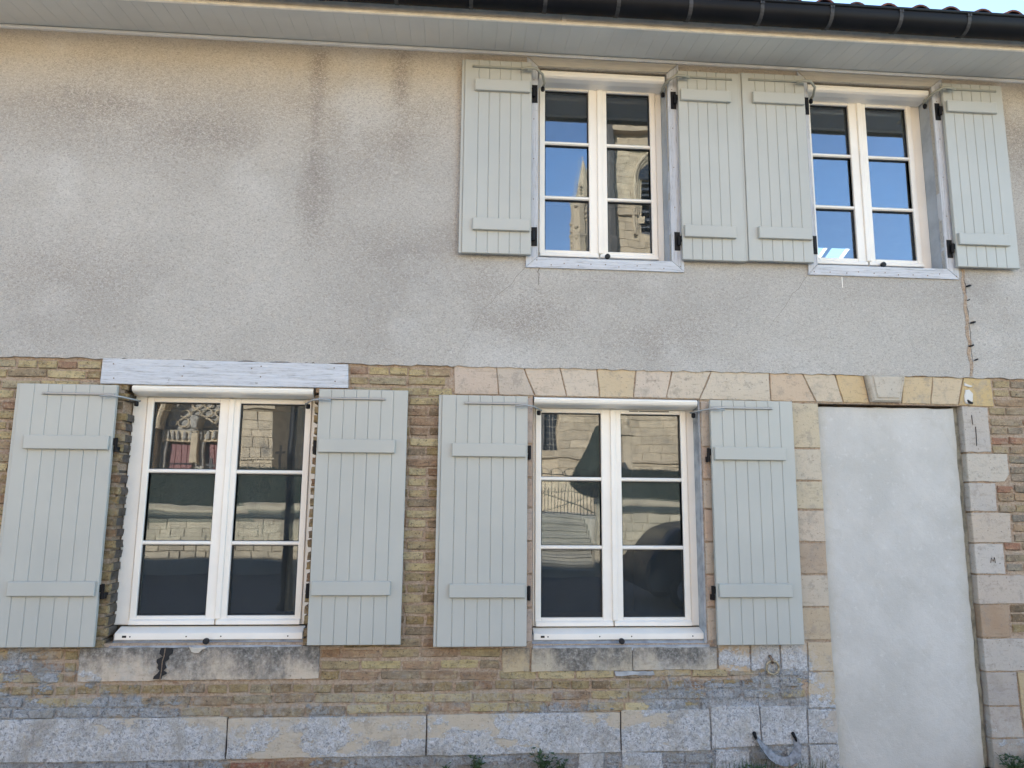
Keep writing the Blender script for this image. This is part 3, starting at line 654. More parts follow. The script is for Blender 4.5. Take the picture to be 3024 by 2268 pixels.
# windows -----------------------------------------------------------
def window(label, fr, gl, z0, z1, mz, rail, top_in, box, sill=None, vent=None, boards=None):
    w = link('window', None, house, ((fr[0] + fr[1]) / 2, .13, rail - .03)); w['label'] = label
    (a0, a1), (b0, b1) = gl
    f0, f1 = fr; cx = (a1 + b0) / 2
    fb = rail - .034
    F = MB()
    F.box(f0, a0 - .042, .128, .19, fb, top_in + .03, .004).box(b1 + .042, f1, .128, .19, fb, top_in + .03, .004)
    F.box(a0 - .0415, b1 + .0415, .1285, .19, z1 + .032, top_in + .03, .004).box(a0 - .0415, b1 + .0415, .1285, .19, fb, rail - .002, .004)
    part('frame', F, M['pvc'], w)
    for s0, s1, q0, q1 in ((a0 - .0405, cx - .0015, a0, a1), (cx + .0015, b1 + .0405, b0, b1)):
        sm = MB()
        sm.box(s0, q0, .118, .175, rail, z1 + .031, .004).box(q1, s1, .118, .175, rail, z1 + .031, .004)
        sm.box(q0 + .0004, q1 - .0004, .1184, .175, z1, z1 + .0306, .004).box(q0 + .0004, q1 - .0004, .1184, .175, rail + .0004, z0, .004)
        part('sash', sm, M['pvc'], w)
        zs = [z0] + [v for q in mz for v in (q - .0125, q + .0125)] + [z1]
        gk = MB()
        for j in range(0, len(zs), 2):
            p0, p1 = zs[j], zs[j + 1]
            tl = random.Random(int(1000 * (q0 + p0))); tx, tz = tl.uniform(-.0012, .0012), tl.uniform(-.0014, .0014)
            pm = MB().box(q0 - .004, q1 + .004, .150, .154, p0 - .004, p1 + .004)
            mx_, mz_ = (q0 + q1) / 2, (p0 + p1) / 2
            pm.xf(lambda x, y, z: (x, y + (x - mx_) * tx * 2 + (z - mz_) * tz * 2, z))
            part('pane', pm, M['glass'], w)
            t = .006
            gk.box(q0, q0 + t, .136, .149, p0, p1).box(q1 - t, q1, .136, .149, p0, p1).box(q0 + t, q1 - t, .136, .149, p1 - t, p1).box(q0 + t, q1 - t, .136, .149, p0, p0 + .003)
        part('gasket', gk, M['gasket'], w)
        for q in mz:
            part('muntin', MB().xprism([(.122, q - .006), (.122, q + .006), (.130, q + .0125), (.158, q + .0125), (.158, q - .0125), (.130, q - .0125)], q0 + .0005, q1 - .0005), M['pvc'], w)
        part('drip_rail', MB().xprism([(.118, rail + .004), (.100, rail - .006), (.098, rail - .026), (.102, rail - .031), (.1275, rail - .030), (.1275, rail + .004)], s0 + .006, s1 - .004), M['pvc'], w)
    part('meeting_post', MB().box(cx - .006, cx + .030, .106, .1175, rail + .004, z1 + .028, .004), M['pvc'], w)
    x0, x1, zf, zt, deep = box
    pr = [(.124, zt + .01), (-.002, zt), (-.014, zt - .010), (-.016, zf + .018), (-.010, zf + .006), (.006, zf - .004), (.05, zf - .012), (.124, zf - .014)]
    part('roller_box', MB().xprism(pr, x0, x1), M['pvc'], w, label='cream roller shutter box over the window')
    part('box_seam', MB().box(x0 + .002, x1 - .002, -.0185, -.012, zf + .024, zf + .029), M['trim_strip'], w)
    if vent:
        vm = MB().box(vent[0], vent[1], .112, .1235, z1 + .012, z1 + .026, .002)
        part('vent', vm, M['pvc'], w)
        part('vent_slot', MB().box(vent[0] + .02, vent[0] + .085, .1105, .1125, z1 + .016, z1 + .022).box(vent[0] + .09, vent[1] - .02, .1105, .1125, z1 + .016, z1 + .022), M['gasket'], w)
    if sill:
        s0, s1, zt_, zf_, zb_ = sill
        sc_ = part('sill_cover', MB().xprism([(.127, zt_), (.045, zf_), (.040, zf_ - .004), (.040, zb_), (.046, zb_), (.046, zf_ - .012), (.127, zt_ - .012)], s0, s1), M['pvc'], w)
        hm = MB().box(s0 + .045, s0 + .07, .0385, .0405, zb_ + .012, zb_ + .025)
        for hx in (.092, .43, .64, s1 - s0 - .09): hm.lathe((s0 + hx, .0388, zb_ + .018), [(.0045, 0), (.0045, .002)], 8, 'y')
        part('drain_hole', hm, M['gasket'], w)
        part('sill_bed', MB().xprism([(.20, zb_ + .03), (.052, zb_ + .03), (.052, zb_ - .010), (-.006, zb_ - .034), (-.006, zb_ - .06), (.20, zb_ - .06)], s0 - .01, s1 + .006), M['cement'], w)
    if boards:
        x0, x1, i0, i1, zb, zi, zit, ztop = boards
        for nm, p, mt in (('trim_board', [(x0, zb), (x1, zb), (i1, zi), (i0, zi)], 'wood_h'), ('trim_board', [(x0 + .002, ztop), (x0 + .002, zb + .003), (i0, zi + .002), (i0, zit)], 'wood_v'),
                          ('trim_board', [(x1 - .002, zb + .003), (x1 - .002, ztop), (i1, zit), (i1, zi + .002)], 'wood_v'), ('trim_board', [(i0, zit + .002), (i1, zit + .002), (x1 - .004, ztop), (x0 + .004, ztop)], 'wood_top')):
            part(nm, MB().prism(p, -.026, .02, .004, .0008, .15, int(p[0][0] * 100)), M[mt], w)
        for q0, q1 in ((i0, i0 + .006), (i1 - .006, i1)): part('reveal_lining', MB().box(q0, q1, .0205, .19, zi, zit), M['lining'], w)
        part('sill_board', MB().box(i0 + .006, i1 - .006, .0205, .126, zi - .002, zi + .012), M['wood_h'], w)
        sc2 = MB(); rr = random.Random(int(x0 * 50))
        for k in range(11): sc2.lathe((x0 + .06 + k * (x1 - x0 - .1) / 10 + rr.uniform(-.02, .02), -.0275, zb + rr.uniform(.018, .055)), [(.0045, 0), (.004, .002)], 6, 'y')
        for k in range(5):
            sc2.lathe((i0 - .03, -.0275, zi + .12 + k * .3), [(.004, 0), (.004, .002)], 6, 'y'); sc2.lathe((i1 + .03, -.0275, zi + .1 + k * .3), [(.004, 0), (.004, .002)], 6, 'y')
        part('screw_head', sc2, M['iron_rust'], w)
    return w
w1 = window('white casement window under the timber lintel, reflecting a red church door', (-2.12, -.905), ((-1.985, -1.558), (-1.425, -1.0)), .767, 2.131, (1.679, 1.220), .745, 2.16, (-2.075, -.93, 2.180, 2.2235, 0), (-2.07, -.93, .703, .677, .636))
w2 = window('white casement window under the stone flat arch, reflecting a garden gate and car', (.535, 1.672), ((.590, 1.003), (1.142, 1.562)), .747, 2.106, (1.656, 1.2005), .725, 2.14, (.527, 1.643, 2.152, 2.194, 0), (.535, 1.672, .684, .66, .622), vent=(1.18, 1.50))
w3 = window('upper white casement window reflecting blue sky and a church tower', (.552, 1.484), ((.612, .935), (1.069, 1.394)), 3.272, 4.502, (4.089, 3.670), 3.250, 4.57, (.556, 1.475, 4.530, 4.580, 0), vent=(1.09, 1.37), boards=(.462, 1.577, .545, 1.490, 3.092, 3.166, 4.597, 4.668))
w4 = window('upper white casement window reflecting only blue sky, bright roof light inside', (2.552, 3.505), ((2.632, 2.931), (3.067, 3.390)), 3.286, 4.496, (4.091, 3.682), 3.262, 4.57, (2.556, 3.492, 4.530, 4.580, 0), boards=(2.474, 3.598, 2.545, 3.510, 3.105, 3.180, 4.597, 4.668))
part('jamb_cement', MB().box(1.655, 1.6675, .012, .19, .60, 2.195), M['cement'], house)
for x_, y_, z_, wn in ((-1.505, .03, .633, w1), (1.10, .03, .618, w2), (1.055, .108, 3.222, w3), (3.095, .108, 3.232, w4)):
    s_ = part('shutter_stop', MB().lathe((x_, y_ - .04, z_), [(.010, -.003), (.0185, 0), (.0185, .018), (.009, .021), (.009, .03)], 14, 'y'), M['rubber'], wn)
cur = MB()
n = 26; pts = [(-1.13 + i * .0085, .42 + .025 * math.sin(i * 1.4)) for i in range(n)]
cur.add([(x, y, z) for x, y in pts for z in (.75, 2.15)], [(2 * i, 2 * i + 2, 2 * i + 3, 2 * i + 1) for i in range(n - 1)])
cur.add([(x, y + .006, z) for x, y in pts for z in (.75, 2.15)], [(2 * i, 2 * i + 2, 2 * i + 3, 2 * i + 1) for i in range(n - 1)])
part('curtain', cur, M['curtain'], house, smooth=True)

# eaves ----------------------------------------------------------------
soff = link('soffit', None, house, (0.5, -.2, 4.69))
sb = MB().add([(0.0012, 0, 0), (.0963, 0, 0), (.0963, -.416, -.0505), (.0012, -.416, -.0505), (-.0003, 0, .0016), (.0978, 0, .0016), (.0978, -.416, -.0489), (-.0003, -.416, -.0489), (-.0003, 0, .010), (.0978, 0, .010), (.0978, -.416, -.0405), (-.0003, -.416, -.0405)],
              [(0, 1, 2, 3), (0, 3, 7, 4), (1, 5, 6, 2), (4, 7, 11, 8), (5, 9, 10, 6), (8, 11, 10, 9), (3, 2, 6, 10, 11, 7), (0, 4, 8, 9, 5, 1)]).mesh('soffit_board', M['soffit'])
for i in range(190): inst('soffit_board', sb, soff, (-10.11 + i * .0985, -.012, 4.70))
es = MB()
pr = [(-.013, 4.672), (-.030, 4.672), (-.036, 4.678), (-.036, 4.690), (-.030, 4.6945), (-.013, 4.6965)]
es.xprism(pr, -10.1, 8.6)
part('edge_strip', es, M['trim_strip'], soff)
fas = part('fascia', MB().xprism([(-.424, 4.646), (-.436, 4.640), (-.448, 4.642), (-.448, 4.662), (-.437, 4.668), (-.437, 4.775), (-.424, 4.775)], -15.8, 9.0), M['fascia'], house)
part('joint_clip', MB().box(.655, .685, -.449, -.436, 4.637, 4.70, .002), M['fascia'], fas)
gut = link('gutter', None, house, (0.5, -.540, 4.742))
gp = []
for i in range(13):
    a = math.pi + math.pi * i / 12; gp.append((-.540 + .078 * math.cos(a), 4.740 + .078 * math.sin(a)))
gp2 = [(-.540 + (y + .540) * .965, 4.740 + (z - 4.740) * .965) for y, z in gp]
prof = [(-.618, 4.772)] + gp + [(-.462, 4.79), (-.465, 4.79)] + gp2[::-1] + [(-.615, 4.772)]
part('channel', MB().xprism(prof, -15.9, 9.1), M['gutter'], gut, smooth='auto')
part('bead', MB().tube([(-15.9, -.620, 4.776), (9.1, -.620, 4.776)], .011, 10), M['gutter'], gut, smooth=True)
bm_ = MB(); bo = [(-.540 + 1.035 * (y + .540), 4.740 + 1.035 * (z - 4.740)) for y, z in gp]
bi = gp[::-1]
bm_.xprism([(-.623, 4.769)] + bo + bi + [(-.619, 4.769)], -.0125, .0125)
bm_.box(-.014, -.003, -.626, -.616, 4.749, 4.776).box(.003, .014, -.626, -.616, 4.749, 4.776)
bme = bm_.mesh('bracket', M['bracket'])
for i in range(-14, 15): inst('bracket', bme, gut, (.049 + .4783 * i + (.0), 0, 0))
tm = MB(); n = 9
def arc(r, y, z0, x=0): return [(x + r * math.cos(math.pi * k / n), y, z0 + r * .98 * math.sin(math.pi * k / n)) for k in range(n + 1)]
def canal(mb, x, y0, z0, ln, sl=.385, r=.076, th=.013):
    A, B = arc(r, y0, z0, x), arc(r * .88, y0 + ln, z0 + ln * sl, x); C_, D_ = arc(r - th, y0, z0, x), arc(r * .88 - th, y0 + ln, z0 + ln * sl, x)
    k = n + 1; fs = []
    for i in range(n): fs += [(i, i + 1, k + i + 1, k + i), (2 * k + i + 1, 2 * k + i, 3 * k + i, 3 * k + i + 1), (i + 1, i, 2 * k + i, 2 * k + i + 1), (k + i, k + i + 1, 3 * k + i + 1, 3 * k + i)]
    fs += [(0, k, 3 * k, 2 * k), (n, 2 * k + n, 3 * k + n, k + n)]
    mb.add(A + B + C_ + D_, fs)
canal(tm, 0, 0, 0, .42); tme = tm.mesh('tile', M['tile'], smooth='auto')
tx0 = 1.984 - .2226 * 33
for i in range(52): inst('tile', tme, roof, (tx0 + .2226 * i + rng.uniform(-.006, .006), -.565 + rng.uniform(-.008, .008), 4.785 + rng.uniform(-.003, .003)))
rows = MB(); n = 5
for j in range(1, 12, 1):
    for i in range(-50, 56): canal(rows, tx0 + .2226 * i, -.565 + .385 * j, 4.780 + .385 * .385 * j, .42)
part('tile_rows', rows, M['tile'], roof, kind='stuff')
n = 9

# cracks, chase and small fixings on the render ---------------------------
def crack(pts, r=.0010, y=-.0122):
    q = []; rr = random.Random(len(pts))
    for (a, b) in zip(pts, pts[1:]):
        for k in range(6):
            t = k / 6; q.append((a[0] + (b[0] - a[0]) * t + rr.uniform(-.007, .007), y, a[1] + (b[1] - a[1]) * t + rr.uniform(-.007, .007)))
    q.append((pts[-1][0], y, pts[-1][1])); return MB().tube(q, [r * (1.2 - .8 * i / len(q)) for i in range(len(q))], 4)
part('crack', crack([(.462, 3.095), (.34, 2.95), (.19, 2.81), (.13, 2.70), (.0, 2.44)]), M['crack_grime'], house)
part('crack', crack([(2.474, 3.10), (2.25, 2.82), (2.16, 2.70)]), M['crack_grime'], house)
part('crack', crack([(.553, 3.088), (.553, 2.97)], .003), M['crack_grime'], house)
part('paint_run', MB().box(2.722, 2.727, -.0145, -.012, 3.02, 3.10), M['pvc'], house)
cr = random.Random(8); L_, R2 = [], []
for i in range(34):
    z = 3.185 - i * (3.185 - 2.40) / 33; xm = 3.632 + .006 * math.sin(i * .9); L_.append((xm - .010 - cr.uniform(-.003, .006), z)); R2.append((xm + .010 + cr.uniform(-.003, .006), z))
part('cable_chase', MB().prism(L_ + R2[::-1], -.0145, .0), M['mortar'], house)
part('crack', crack([(3.645, 3.18), (3.642, 2.95), (3.648, 2.72), (3.645, 2.42)], .0022, -.013), M['gasket'], house)
for x_, z_, s_ in ((3.665, 3.06, .017), (3.672, 2.79, .018), (3.645, 2.62, .016), (3.672, 2.52, .012), (3.655, 2.955, .008)):
    part('cable_clip', MB().tube([(x_ - s_, -.016, z_ - .004), (x_, -.03, z_), (x_ + s_ * .8, -.024, z_ + .004)], [s_ * .35, s_ * .5, s_ * .38], 7), M['rubber'], house)
part('plaster_patch', MB().prism([(3.565, 2.215), (3.60, 2.20), (3.625, 2.225), (3.632, 2.27), (3.61, 2.31), (3.58, 2.30), (3.57, 2.26)], -.012, .01, .003, .004, .015, 2), M['plaster'], house)
part('plaster_patch', MB().prism([(3.575, 2.335), (3.62, 2.322), (3.635, 2.333), (3.58, 2.35)], -.012, .01, .002, .002, .015, 4), M['plaster'], house)
part('pipe_stub', MB().tube([(3.585, -.002, 2.235), (3.598, -.02, 2.212), (3.615, -.02, 2.208)], [.007, .010, .007], 7), M['rubber'], house)
part('pen_mark', MB().tube([(3.612, -.005, 2.125), (3.612, -.006, 2.09), (3.614, -.005, 2.06)], .0024, 5).tube([(3.633, -.005, 2.045), (3.632, -.006, 1.98), (3.628, -.005, 1.91)], .0024, 5), M['rubber'], house)
part('scratched_letter', MB().tube([(3.655, -.004, 1.115), (3.661, -.005, 1.15), (3.672, -.005, 1.125), (3.684, -.005, 1.152), (3.688, -.004, 1.115)], .0022, 4), M['gasket'], house)
# broken black joint in the left sill and the cement repair in the right sill
rr = random.Random(5); LL, RRp = [], []
for i in range(12):
    z = .596 - i * .0165; xm = -1.735 - .030 * i / 11; LL.append((xm - .022 - rr.uniform(-.014, .02), z)); RRp.append((xm + .03 + rr.uniform(-.022, .014), z))
part('tar_patch', MB().prism(LL + RRp[::-1], -.0145, .0), M['rubber'], house)
part('tar_seam', MB().tube([(-1.742, -.0145, .597), (-1.744, -.0145, .55), (-1.752, -.0145, .52), (-1.753, -.0145, .47), (-1.758, -.0145, .41)], .0035, 5), M['iron_rust'], house)
part('cement_patch', MB().prism([(1.05, .437), (1.30, .432), (1.31, .410), (1.06, .408)], -.008, .01, .003, .004, .03, 7), M['cement'], house)
part('cement_patch', MB().prism([(-1.60, .598), (-1.49, .598), (-1.52, .580), (-1.56, .560), (-1.58, .57)], -.0145, .0, .002, .006, .015, 8), M['stone'], house, color=(.55, .50, .43))
part('joint_gap', MB().box(-1.3435, -1.3405, -.0075, .01, -.052, .185).box(-.1385, -.1355, -.0075, .01, -.05, .185).box(1.0837, 1.0863, -.0075, .01, -.04, .19), M['gasket'], house)

# ------------------------------------------------------------------ shutters
YF = -.065
def shutter(name, label, x0, z0, W_, H_, n_, side, up, lowr, rail, upper):
    """side=+1: hinged on its right edge (left-hand leaf); -1: hinged on its left edge"""
    t = thing(name, label, 'shutter', (x0, YF, z0), 'sage green plank shutters folded back on the wall')
    X = (lambda a: x0 + a) if side > 0 else (lambda a: x0 + W_ - a)
    def bx(mb, a, b, *r, **k): return mb.box(min(X(a), X(b)), max(X(a), X(b)), *r, **k)
    first = .098 if upper else .092
    ws = [first] + [(W_ - first) / (n_ - 1)] * (n_ - 1)
    a = 0
    for k, w_ in enumerate(ws):
        part('plank', bx(MB(), a + .0004, a + w_ - .0004, YF, YF + .028, z0, z0 + H_, c=.0032), M['shutter'], t); a += w_
    if side > 0: part('rebate_lip', bx(MB(), -.021, -.0004, YF + .010, YF + .028, z0, z0 + H_, c=.002), M['shutter'], t)
    ba, bb = (.072, W_ - .013)
    for zz in (up, lowr): part('batten', bx(MB(), ba, bb, YF - .024, YF - .0003, z0 + zz, z0 + zz + .085, c=.0035), M['shutter'], t)
    sm = M['arm_paint'] if upper else M['steel']
    ra, rb = (.052, W_ - .03) if upper else (.145, W_ - .008)
    rl = MB(); bx(rl, ra, rb, YF - .014, YF - .0003, z0 + rail - .0075, z0 + rail + .0075, c=.004)
    rp = part('slide_rail', rl, sm, t)
    part('rivet', MB().lathe((X(ra + .012), YF - .0165, z0 + rail), [(.006, 0), (.006, .003)], 8, 'y').lathe((X(rb - .012), YF - .0165, z0 + rail), [(.006, 0), (.006, .003)], 8, 'y'), sm if upper else M['steel'], rp)
    if upper: path = [(W_ - .075, YF - .035, rail - .022), (W_ - .03, YF - .042, rail - .014), (W_ + .025, YF - .045, rail - .016), (W_ + .075, YF - .01, rail - .040), (W_ + .098, .0, rail - .062), (W_ + .090, .03, rail - .078)]
    else: path = [(W_ - .085, YF - .035, rail - .018), (W_ - .02, YF - .038, rail - .010), (W_ + .04, YF - .01, rail - .016), (W_ + .085, .02, rail - .022), (W_ + .105, .045, rail - .026)]
    arm = part('stay_arm', MB().tube([(X(a_), y_, z0 + h_) for a_, y_, h_ in path], .0115 if upper else .0060, 8, flat=.8), sm, t, smooth=True)
    e = path[-1]
    part('arm_pivot', MB().lathe((X(e[0] - (.002 if upper else .02)), e[1] - .01, z0 + e[2] - .034), [(.010, 0), (.014, .006), (.014, .026), (.010, .032)], 10), M['black'], arm)
    for zz in ((up + .0, lowr - .04) if upper else (up + .0, lowr - .01)):
        h = MB(); hz = z0 + zz - .045 if upper else z0 + zz
        if upper:
            bx(h, W_ + .006, W_ + .045, -.031, -.0265, hz + .0, hz + .135, c=.001)
            h.tube([(X(W_ + .016), -.045, hz + .035), (X(W_ + .016), -.045, hz + .10)], .011, 8); bx(h, W_ - .02, W_ + .02, -.052, -.040, hz + .060, hz + .10)
        else:
            bx(h, W_ - .015, W_ + .022, -.052, -.034, hz + .03, hz + .075); h.tube([(X(W_ + .016), -.043, hz - .01), (X(W_ + .016), -.043, hz + .078)], .010, 8); bx(h, W_ + .008, W_ + .024, -.05, .02, hz - .012, hz + .022)
        part('hinge', h, M['black'], t)
    t.rotation_euler.z = R(rng.uniform(-.7, .2) if side > 0 else rng.uniform(-.2, .7)) * .6
    return t
g_args = dict(n_=7, up=1.187, lowr=.300, rail=1.537, upper=False); u_args = dict(n_=6, up=1.186, lowr=.160, rail=1.372, upper=True)
shutter('shutter', 'sage plank shutter at far left below the white timber beam, cut by the photo edge', -2.738, .613, .594, 1.598, side=1, **g_args)
shutter('shutter', 'sage shutter just right of the window with the timber lintel, left of bare bricks', -.882, .615, .572, 1.598, side=-1, **g_args)
shutter('shutter', 'sage shutter between the narrow bare brick strip and the stone arch window', -.086, .600, .564, 1.590, side=1, **g_args)
shutter('shutter', 'blue grey shutter above the iron ring, beside the blocked doorway', 1.714, .600, .574, 1.590, side=-1, **g_args)
shutter('shutter', 'upper shutter left of the tower reflecting window, next to plain stained render', .021, 3.168, .474, 1.428, side=1, **u_args)
shutter('shutter', 'upper shutter right of the tower reflecting window, edge to edge with another shutter', 1.556, 3.172, .452, 1.424, side=-1, **u_args)
shutter('shutter', 'upper shutter left of the sky only window, close against its neighbour shutter', 2.030, 3.180, .470, 1.426, side=1, **u_args)
shutter('shutter', 'upper shutter at far right under the gutter, right of the last window', 3.566, 3.188, .470, 1.422, side=-1, **u_args)

# ------------------------------------------------------------------ iron fittings, weeds, grass
rg = thing('tether_ring', 'rusty iron tether ring hanging from an eye in the whitewashed stone', 'iron ring', (2.085, -.01, .455))
part('ring', MB().ring((2.085, -.022, .452), .041, .0082, 22, 8), M['iron_pale'], rg, smooth=True)
part('staple', MB().tube([(2.077, .01, .520), (2.074, -.022, .518), (2.079, -.034, .502), (2.084, -.032, .486), (2.084, -.016, .479)], [.009, .010, .010, .009, .006], 8), M['iron_rust'], rg, smooth=True)
sc = thing('boot_scraper', 'curved iron boot scraper fixed low in the wall by the blocked doorway', 'boot scraper', (2.09, -.03, GZ))
pts = [(1.952, .0, .045), (1.958, -.02, .02), (1.985, -.045, -.03), (2.020, -.06, -.075), (2.070, -.07, -.112), (2.120, -.072, -.125), (2.170, -.07, -.115), (2.212, -.058, -.075), (2.232, -.04, -.03), (2.226, -.02, .015), (2.212, .0, .035)]
bl = MB(); vs = []
for i, (x_, y_, z_) in enumerate(pts):
    w_ = .010 + .034 * math.sin(math.pi * i / (len(pts) - 1))
    nx_, nz_ = (2.09 - x_), (.02 - z_); d = math.hypot(nx_, nz_) or 1
    vs += [(x_ - .3 * w_ * nx_ / d, y_ - .012, z_ - .3 * w_ * nz_ / d), (x_ + w_ * nx_ / d, y_ + .012, z_ + w_ * nz_ / d), (x_ + w_ * nx_ / d, y_ + .017, z_ + w_ * nz_ / d + .002), (x_ - .3 * w_ * nx_ / d, y_ - .006, z_ - .3 * w_ * nz_ / d - .003)]
fs = []
for i in range(len(pts) - 1):
    for k in range(4): a = 4 * i + k; b = 4 * i + (k + 1) % 4; fs.append((a, b, b + 4, a + 4))
bl.add(vs, fs + [(3, 2, 1, 0), (len(vs) - 4, len(vs) - 3, len(vs) - 2, len(vs) - 1)])
part('blade', bl, M['iron_grey'], sc, smooth='auto')
part('prong', MB().tube([(1.952, .03, .055), (1.950, -.012, .048), (1.957, -.022, .015)], [.012, .013, .008], 8), M['black'], sc, smooth=True)
part('prong', MB().tube([(2.206, .03, .05), (2.205, -.012, .044), (2.222, -.022, .0)], [.011, .012, .007], 8), M['black'], sc, smooth=True)
part('rusty_rim', MB().tube([(2.055, -.087, -.118), (2.10, -.09, -.132), (2.15, -.089, -.132), (2.19, -.083, -.113)], .008, 6), M['iron_rust'], sc, smooth=True)

def weed(label, x, y, z, h, ns, seed, spread=.08):
    r = random.Random(seed); t = thing('weed', label, 'weed', (x, y, z), 'weeds rooted along the foot of the wall')
    st, lf = MB(), MB()
    for k in range(ns):
        a = r.uniform(0, 6.28); d = r.uniform(.2, 1) * spread; hh = h * r.uniform(.5, 1)
        p = [(x, y, z), (x + .4 * d * math.cos(a), y + .2 * d * math.sin(a) - .012, z + hh * .5), (x + d * math.cos(a), y + .4 * d * math.sin(a) - .02, z + hh)]
        st.tube(p, [.0025, .002, .001], 4)
        for j in range(7):
            u = r.uniform(.25, 1.02); q = Vector(p[1]).lerp(Vector(p[2]), (u - .5) * 2) if u > .5 else Vector(p[0]).lerp(Vector(p[1]), u * 2)
            b = r.uniform(0, 6.28); ln = r.uniform(.018, .04); wd = ln * r.uniform(.22, .4)
            dv = Vector((math.cos(b), math.sin(b) * .7 - .3, r.uniform(-.2, .7))).normalized(); sd = dv.cross(Vector((0, 0, 1))).normalized() * wd; nn = Vector((0, 0, .004))
            lf.add([q, q + dv * ln * .5 + sd - nn, q + dv * ln, q + dv * ln * .5 - sd - nn, q + dv * ln * .5 + nn], [(0, 1, 4), (1, 2, 4), (2, 3, 4), (3, 0, 4)])
    part('stem', st, M['leaf'], t); part('foliage', lf, M['leaf'], t)
weed('small dark weed at the wall foot left of the stone arch window', .17, -.02, -.17, .13, 9, 1)
weed('tallest weed with a curled stem below the stone arch window', .58, -.02, -.19, .19, 12, 2, .11)
weed('small weed close right of the tallest weed', .70, -.03, -.19, .12, 7, 3)
weed('thin weed sprig below the shutter left of the stone arch window', -.02, -.02, -.18, .11, 3, 4, .03)
weed('bushy weed at the right foot of the blocked doorway', 3.66, -.04, -.22, .15, 16, 5, .14)
weed('weed cut by the bottom right corner of the photo', 3.83, -.05, -.22, .20, 18, 6, .12)
weed('low weed spreading under the iron boot scraper', 1.88, -.05, -.21, .11, 10, 7, .11)
gr = MB(); r_ = random.Random(21)
for k in range(520):
    c_ = r_.choice((-2.6, -1.2, .3, .7, 1.75, 1.9, 2.05, 2.25, 3.8, r_.uniform(-3.5, 4.5))); x_ = r_.gauss(c_, .13); y_ = -abs(r_.gauss(.02, .10)) - .004
    h_ = r_.uniform(.03, .11) * (1.25 if 1.6 < x_ < 2.4 else .8); a = r_.uniform(0, 6.28); d = r_.uniform(.0, .05); w_ = .0022
    gr.add([(x_ - w_, y_, GZ), (x_ + w_, y_, GZ), (x_ + w_ * .6 + d * .4 * math.cos(a), min(-.003, y_ + d * .4 * math.sin(a)), GZ + h_ * .6), (x_ - w_ * .6 + d * .4 * math.cos(a), min(-.003, y_ + d * .4 * math.sin(a)), GZ + h_ * .6), (x_ + d * math.cos(a), min(-.003, y_ + d * math.sin(a)), GZ + h_)], [(0, 1, 2, 3), (3, 2, 4)])
struct('grass', gr, M['grass'], kind='stuff')

# ================================================================== the other side of the street (seen mirrored in the panes)
def ashlar(parent, name, x0, x1, z0, z1, y, ch, ln, mat, seed, jit=.012, skip=(), depth=.12, tone=.2):
    r = random.Random(seed); vari = []
    z = z0
    while z < z1 - .08:
        h = min(ch * r.uniform(.85, 1.12), z1 - z); x = x0
        while x < x1 - .05:
            L = min(ln * r.uniform(.55, 1.4), x1 - x)
            if x1 - x - L < .12: L = x1 - x
            mx, mz = x + L / 2, z + h / 2
            if not any(a < mx < b and c < mz < d for a, b, c, d in skip):
                mb = MB().prism([(x + .009, z + .009), (x + L - .009, z + .009), (x + L - .009, z + h - .009), (x + .009, z + h - .009)], -depth * .4, .05, .010, jit * .6, .3, int(r.random() * 9999))
                yo = y + r.uniform(-.012, .012)
                mb.xf(lambda a, b, c: (a, yo - b, c))
                part(name, mb, mat, parent)
            x += L
        z += h
def fronty(mb, y):         # geometry modelled facing low y, turned to face the house
    return mb.xf(lambda a, b, c: (a, y - b, c))

# retaining walls
def rwall(label, x0, x1, zt, vis, seed, base):
    t = thing('retaining_wall', label, 'wall', ((x0 + x1) / 2, -12.2, -.22))
    part('wall_core', MB().box(x0, x1, -12.55, -12.04, -.3, zt - .30), M['wall_block'], t)
    ashlar(t, 'stone', vis[0], vis[1], base, zt - .30, -12.02, .19, .42, M['wall_block'], seed, .02, depth=.03)
    part('coping', fronty(MB().box(x0 - .03, x1 + .03, -.07, .55, zt - .295, zt - .15, .03), -12.04), M['moss'], t)
    part('kerb', fronty(MB().box(x0, x1, .06, .5, zt - .1495, zt, .02), -12.04), M['wall_block'], t)
    if base > 0: part('plinth', fronty(MB().box(x0, x1, -.10, .1, -.3, base - .01, .03), -12.04), M['step'], t)
rwall('long pale stone retaining wall left of the steps across the street', -45, .95, 1.33, (-8.2, -3.2), 1, .14)
rwall('pale rubble stone retaining wall right of the steps across the street', 3.40, 45, 1.58, (3.42, 6.4), 2, .10)
def hedge(label, x0, x1, y0, y1, z0, z1, va, seed):
    r = random.Random(seed); mb = MB(); nx_ = int((x1 - x0) / .5)
    for i in range(nx_):
        a, b = x0 + (x1 - x0) * i / nx_, x0 + (x1 - x0) * (i + 1) / nx_
    mb.box(x0, x1, y0, y1, z0, z1 - .04)
    def lf(p, s):
        u = Vector((r.uniform(-1, 1), r.uniform(-1, 1), r.uniform(-1, 1))).normalized(); v = u.cross(Vector((r.uniform(-1, 1), r.uniform(-1, 1), r.uniform(-1, 1)))).normalized()
        p = Vector(p); mb.add([p - u * s, p + v * s * .5, p + u * s, p - v * s * .5], [(0, 1, 2, 3)])
    for k in range(int((va[1] - va[0]) * 2200)): lf((r.uniform(*va), y1 + r.uniform(-.02, .05), r.uniform(z0, z1)), r.uniform(.012, .028))
    for k in range(int((va[1] - va[0]) * 900)): lf((r.uniform(*va), r.uniform(y0, y1), z1 - .04 + abs(r.gauss(0, .03))), r.uniform(.012, .028))
    single('hedge', mb, M['hedge'], label, 'hedge', ((x0 + x1) / 2, (y0 + y1) / 2, z0))
hedge('long dark clipped hedge left of the steps on the stone wall', -45, .8, -13.4, -12.56, 1.14, 2.21, (-8, -3.2), 1)
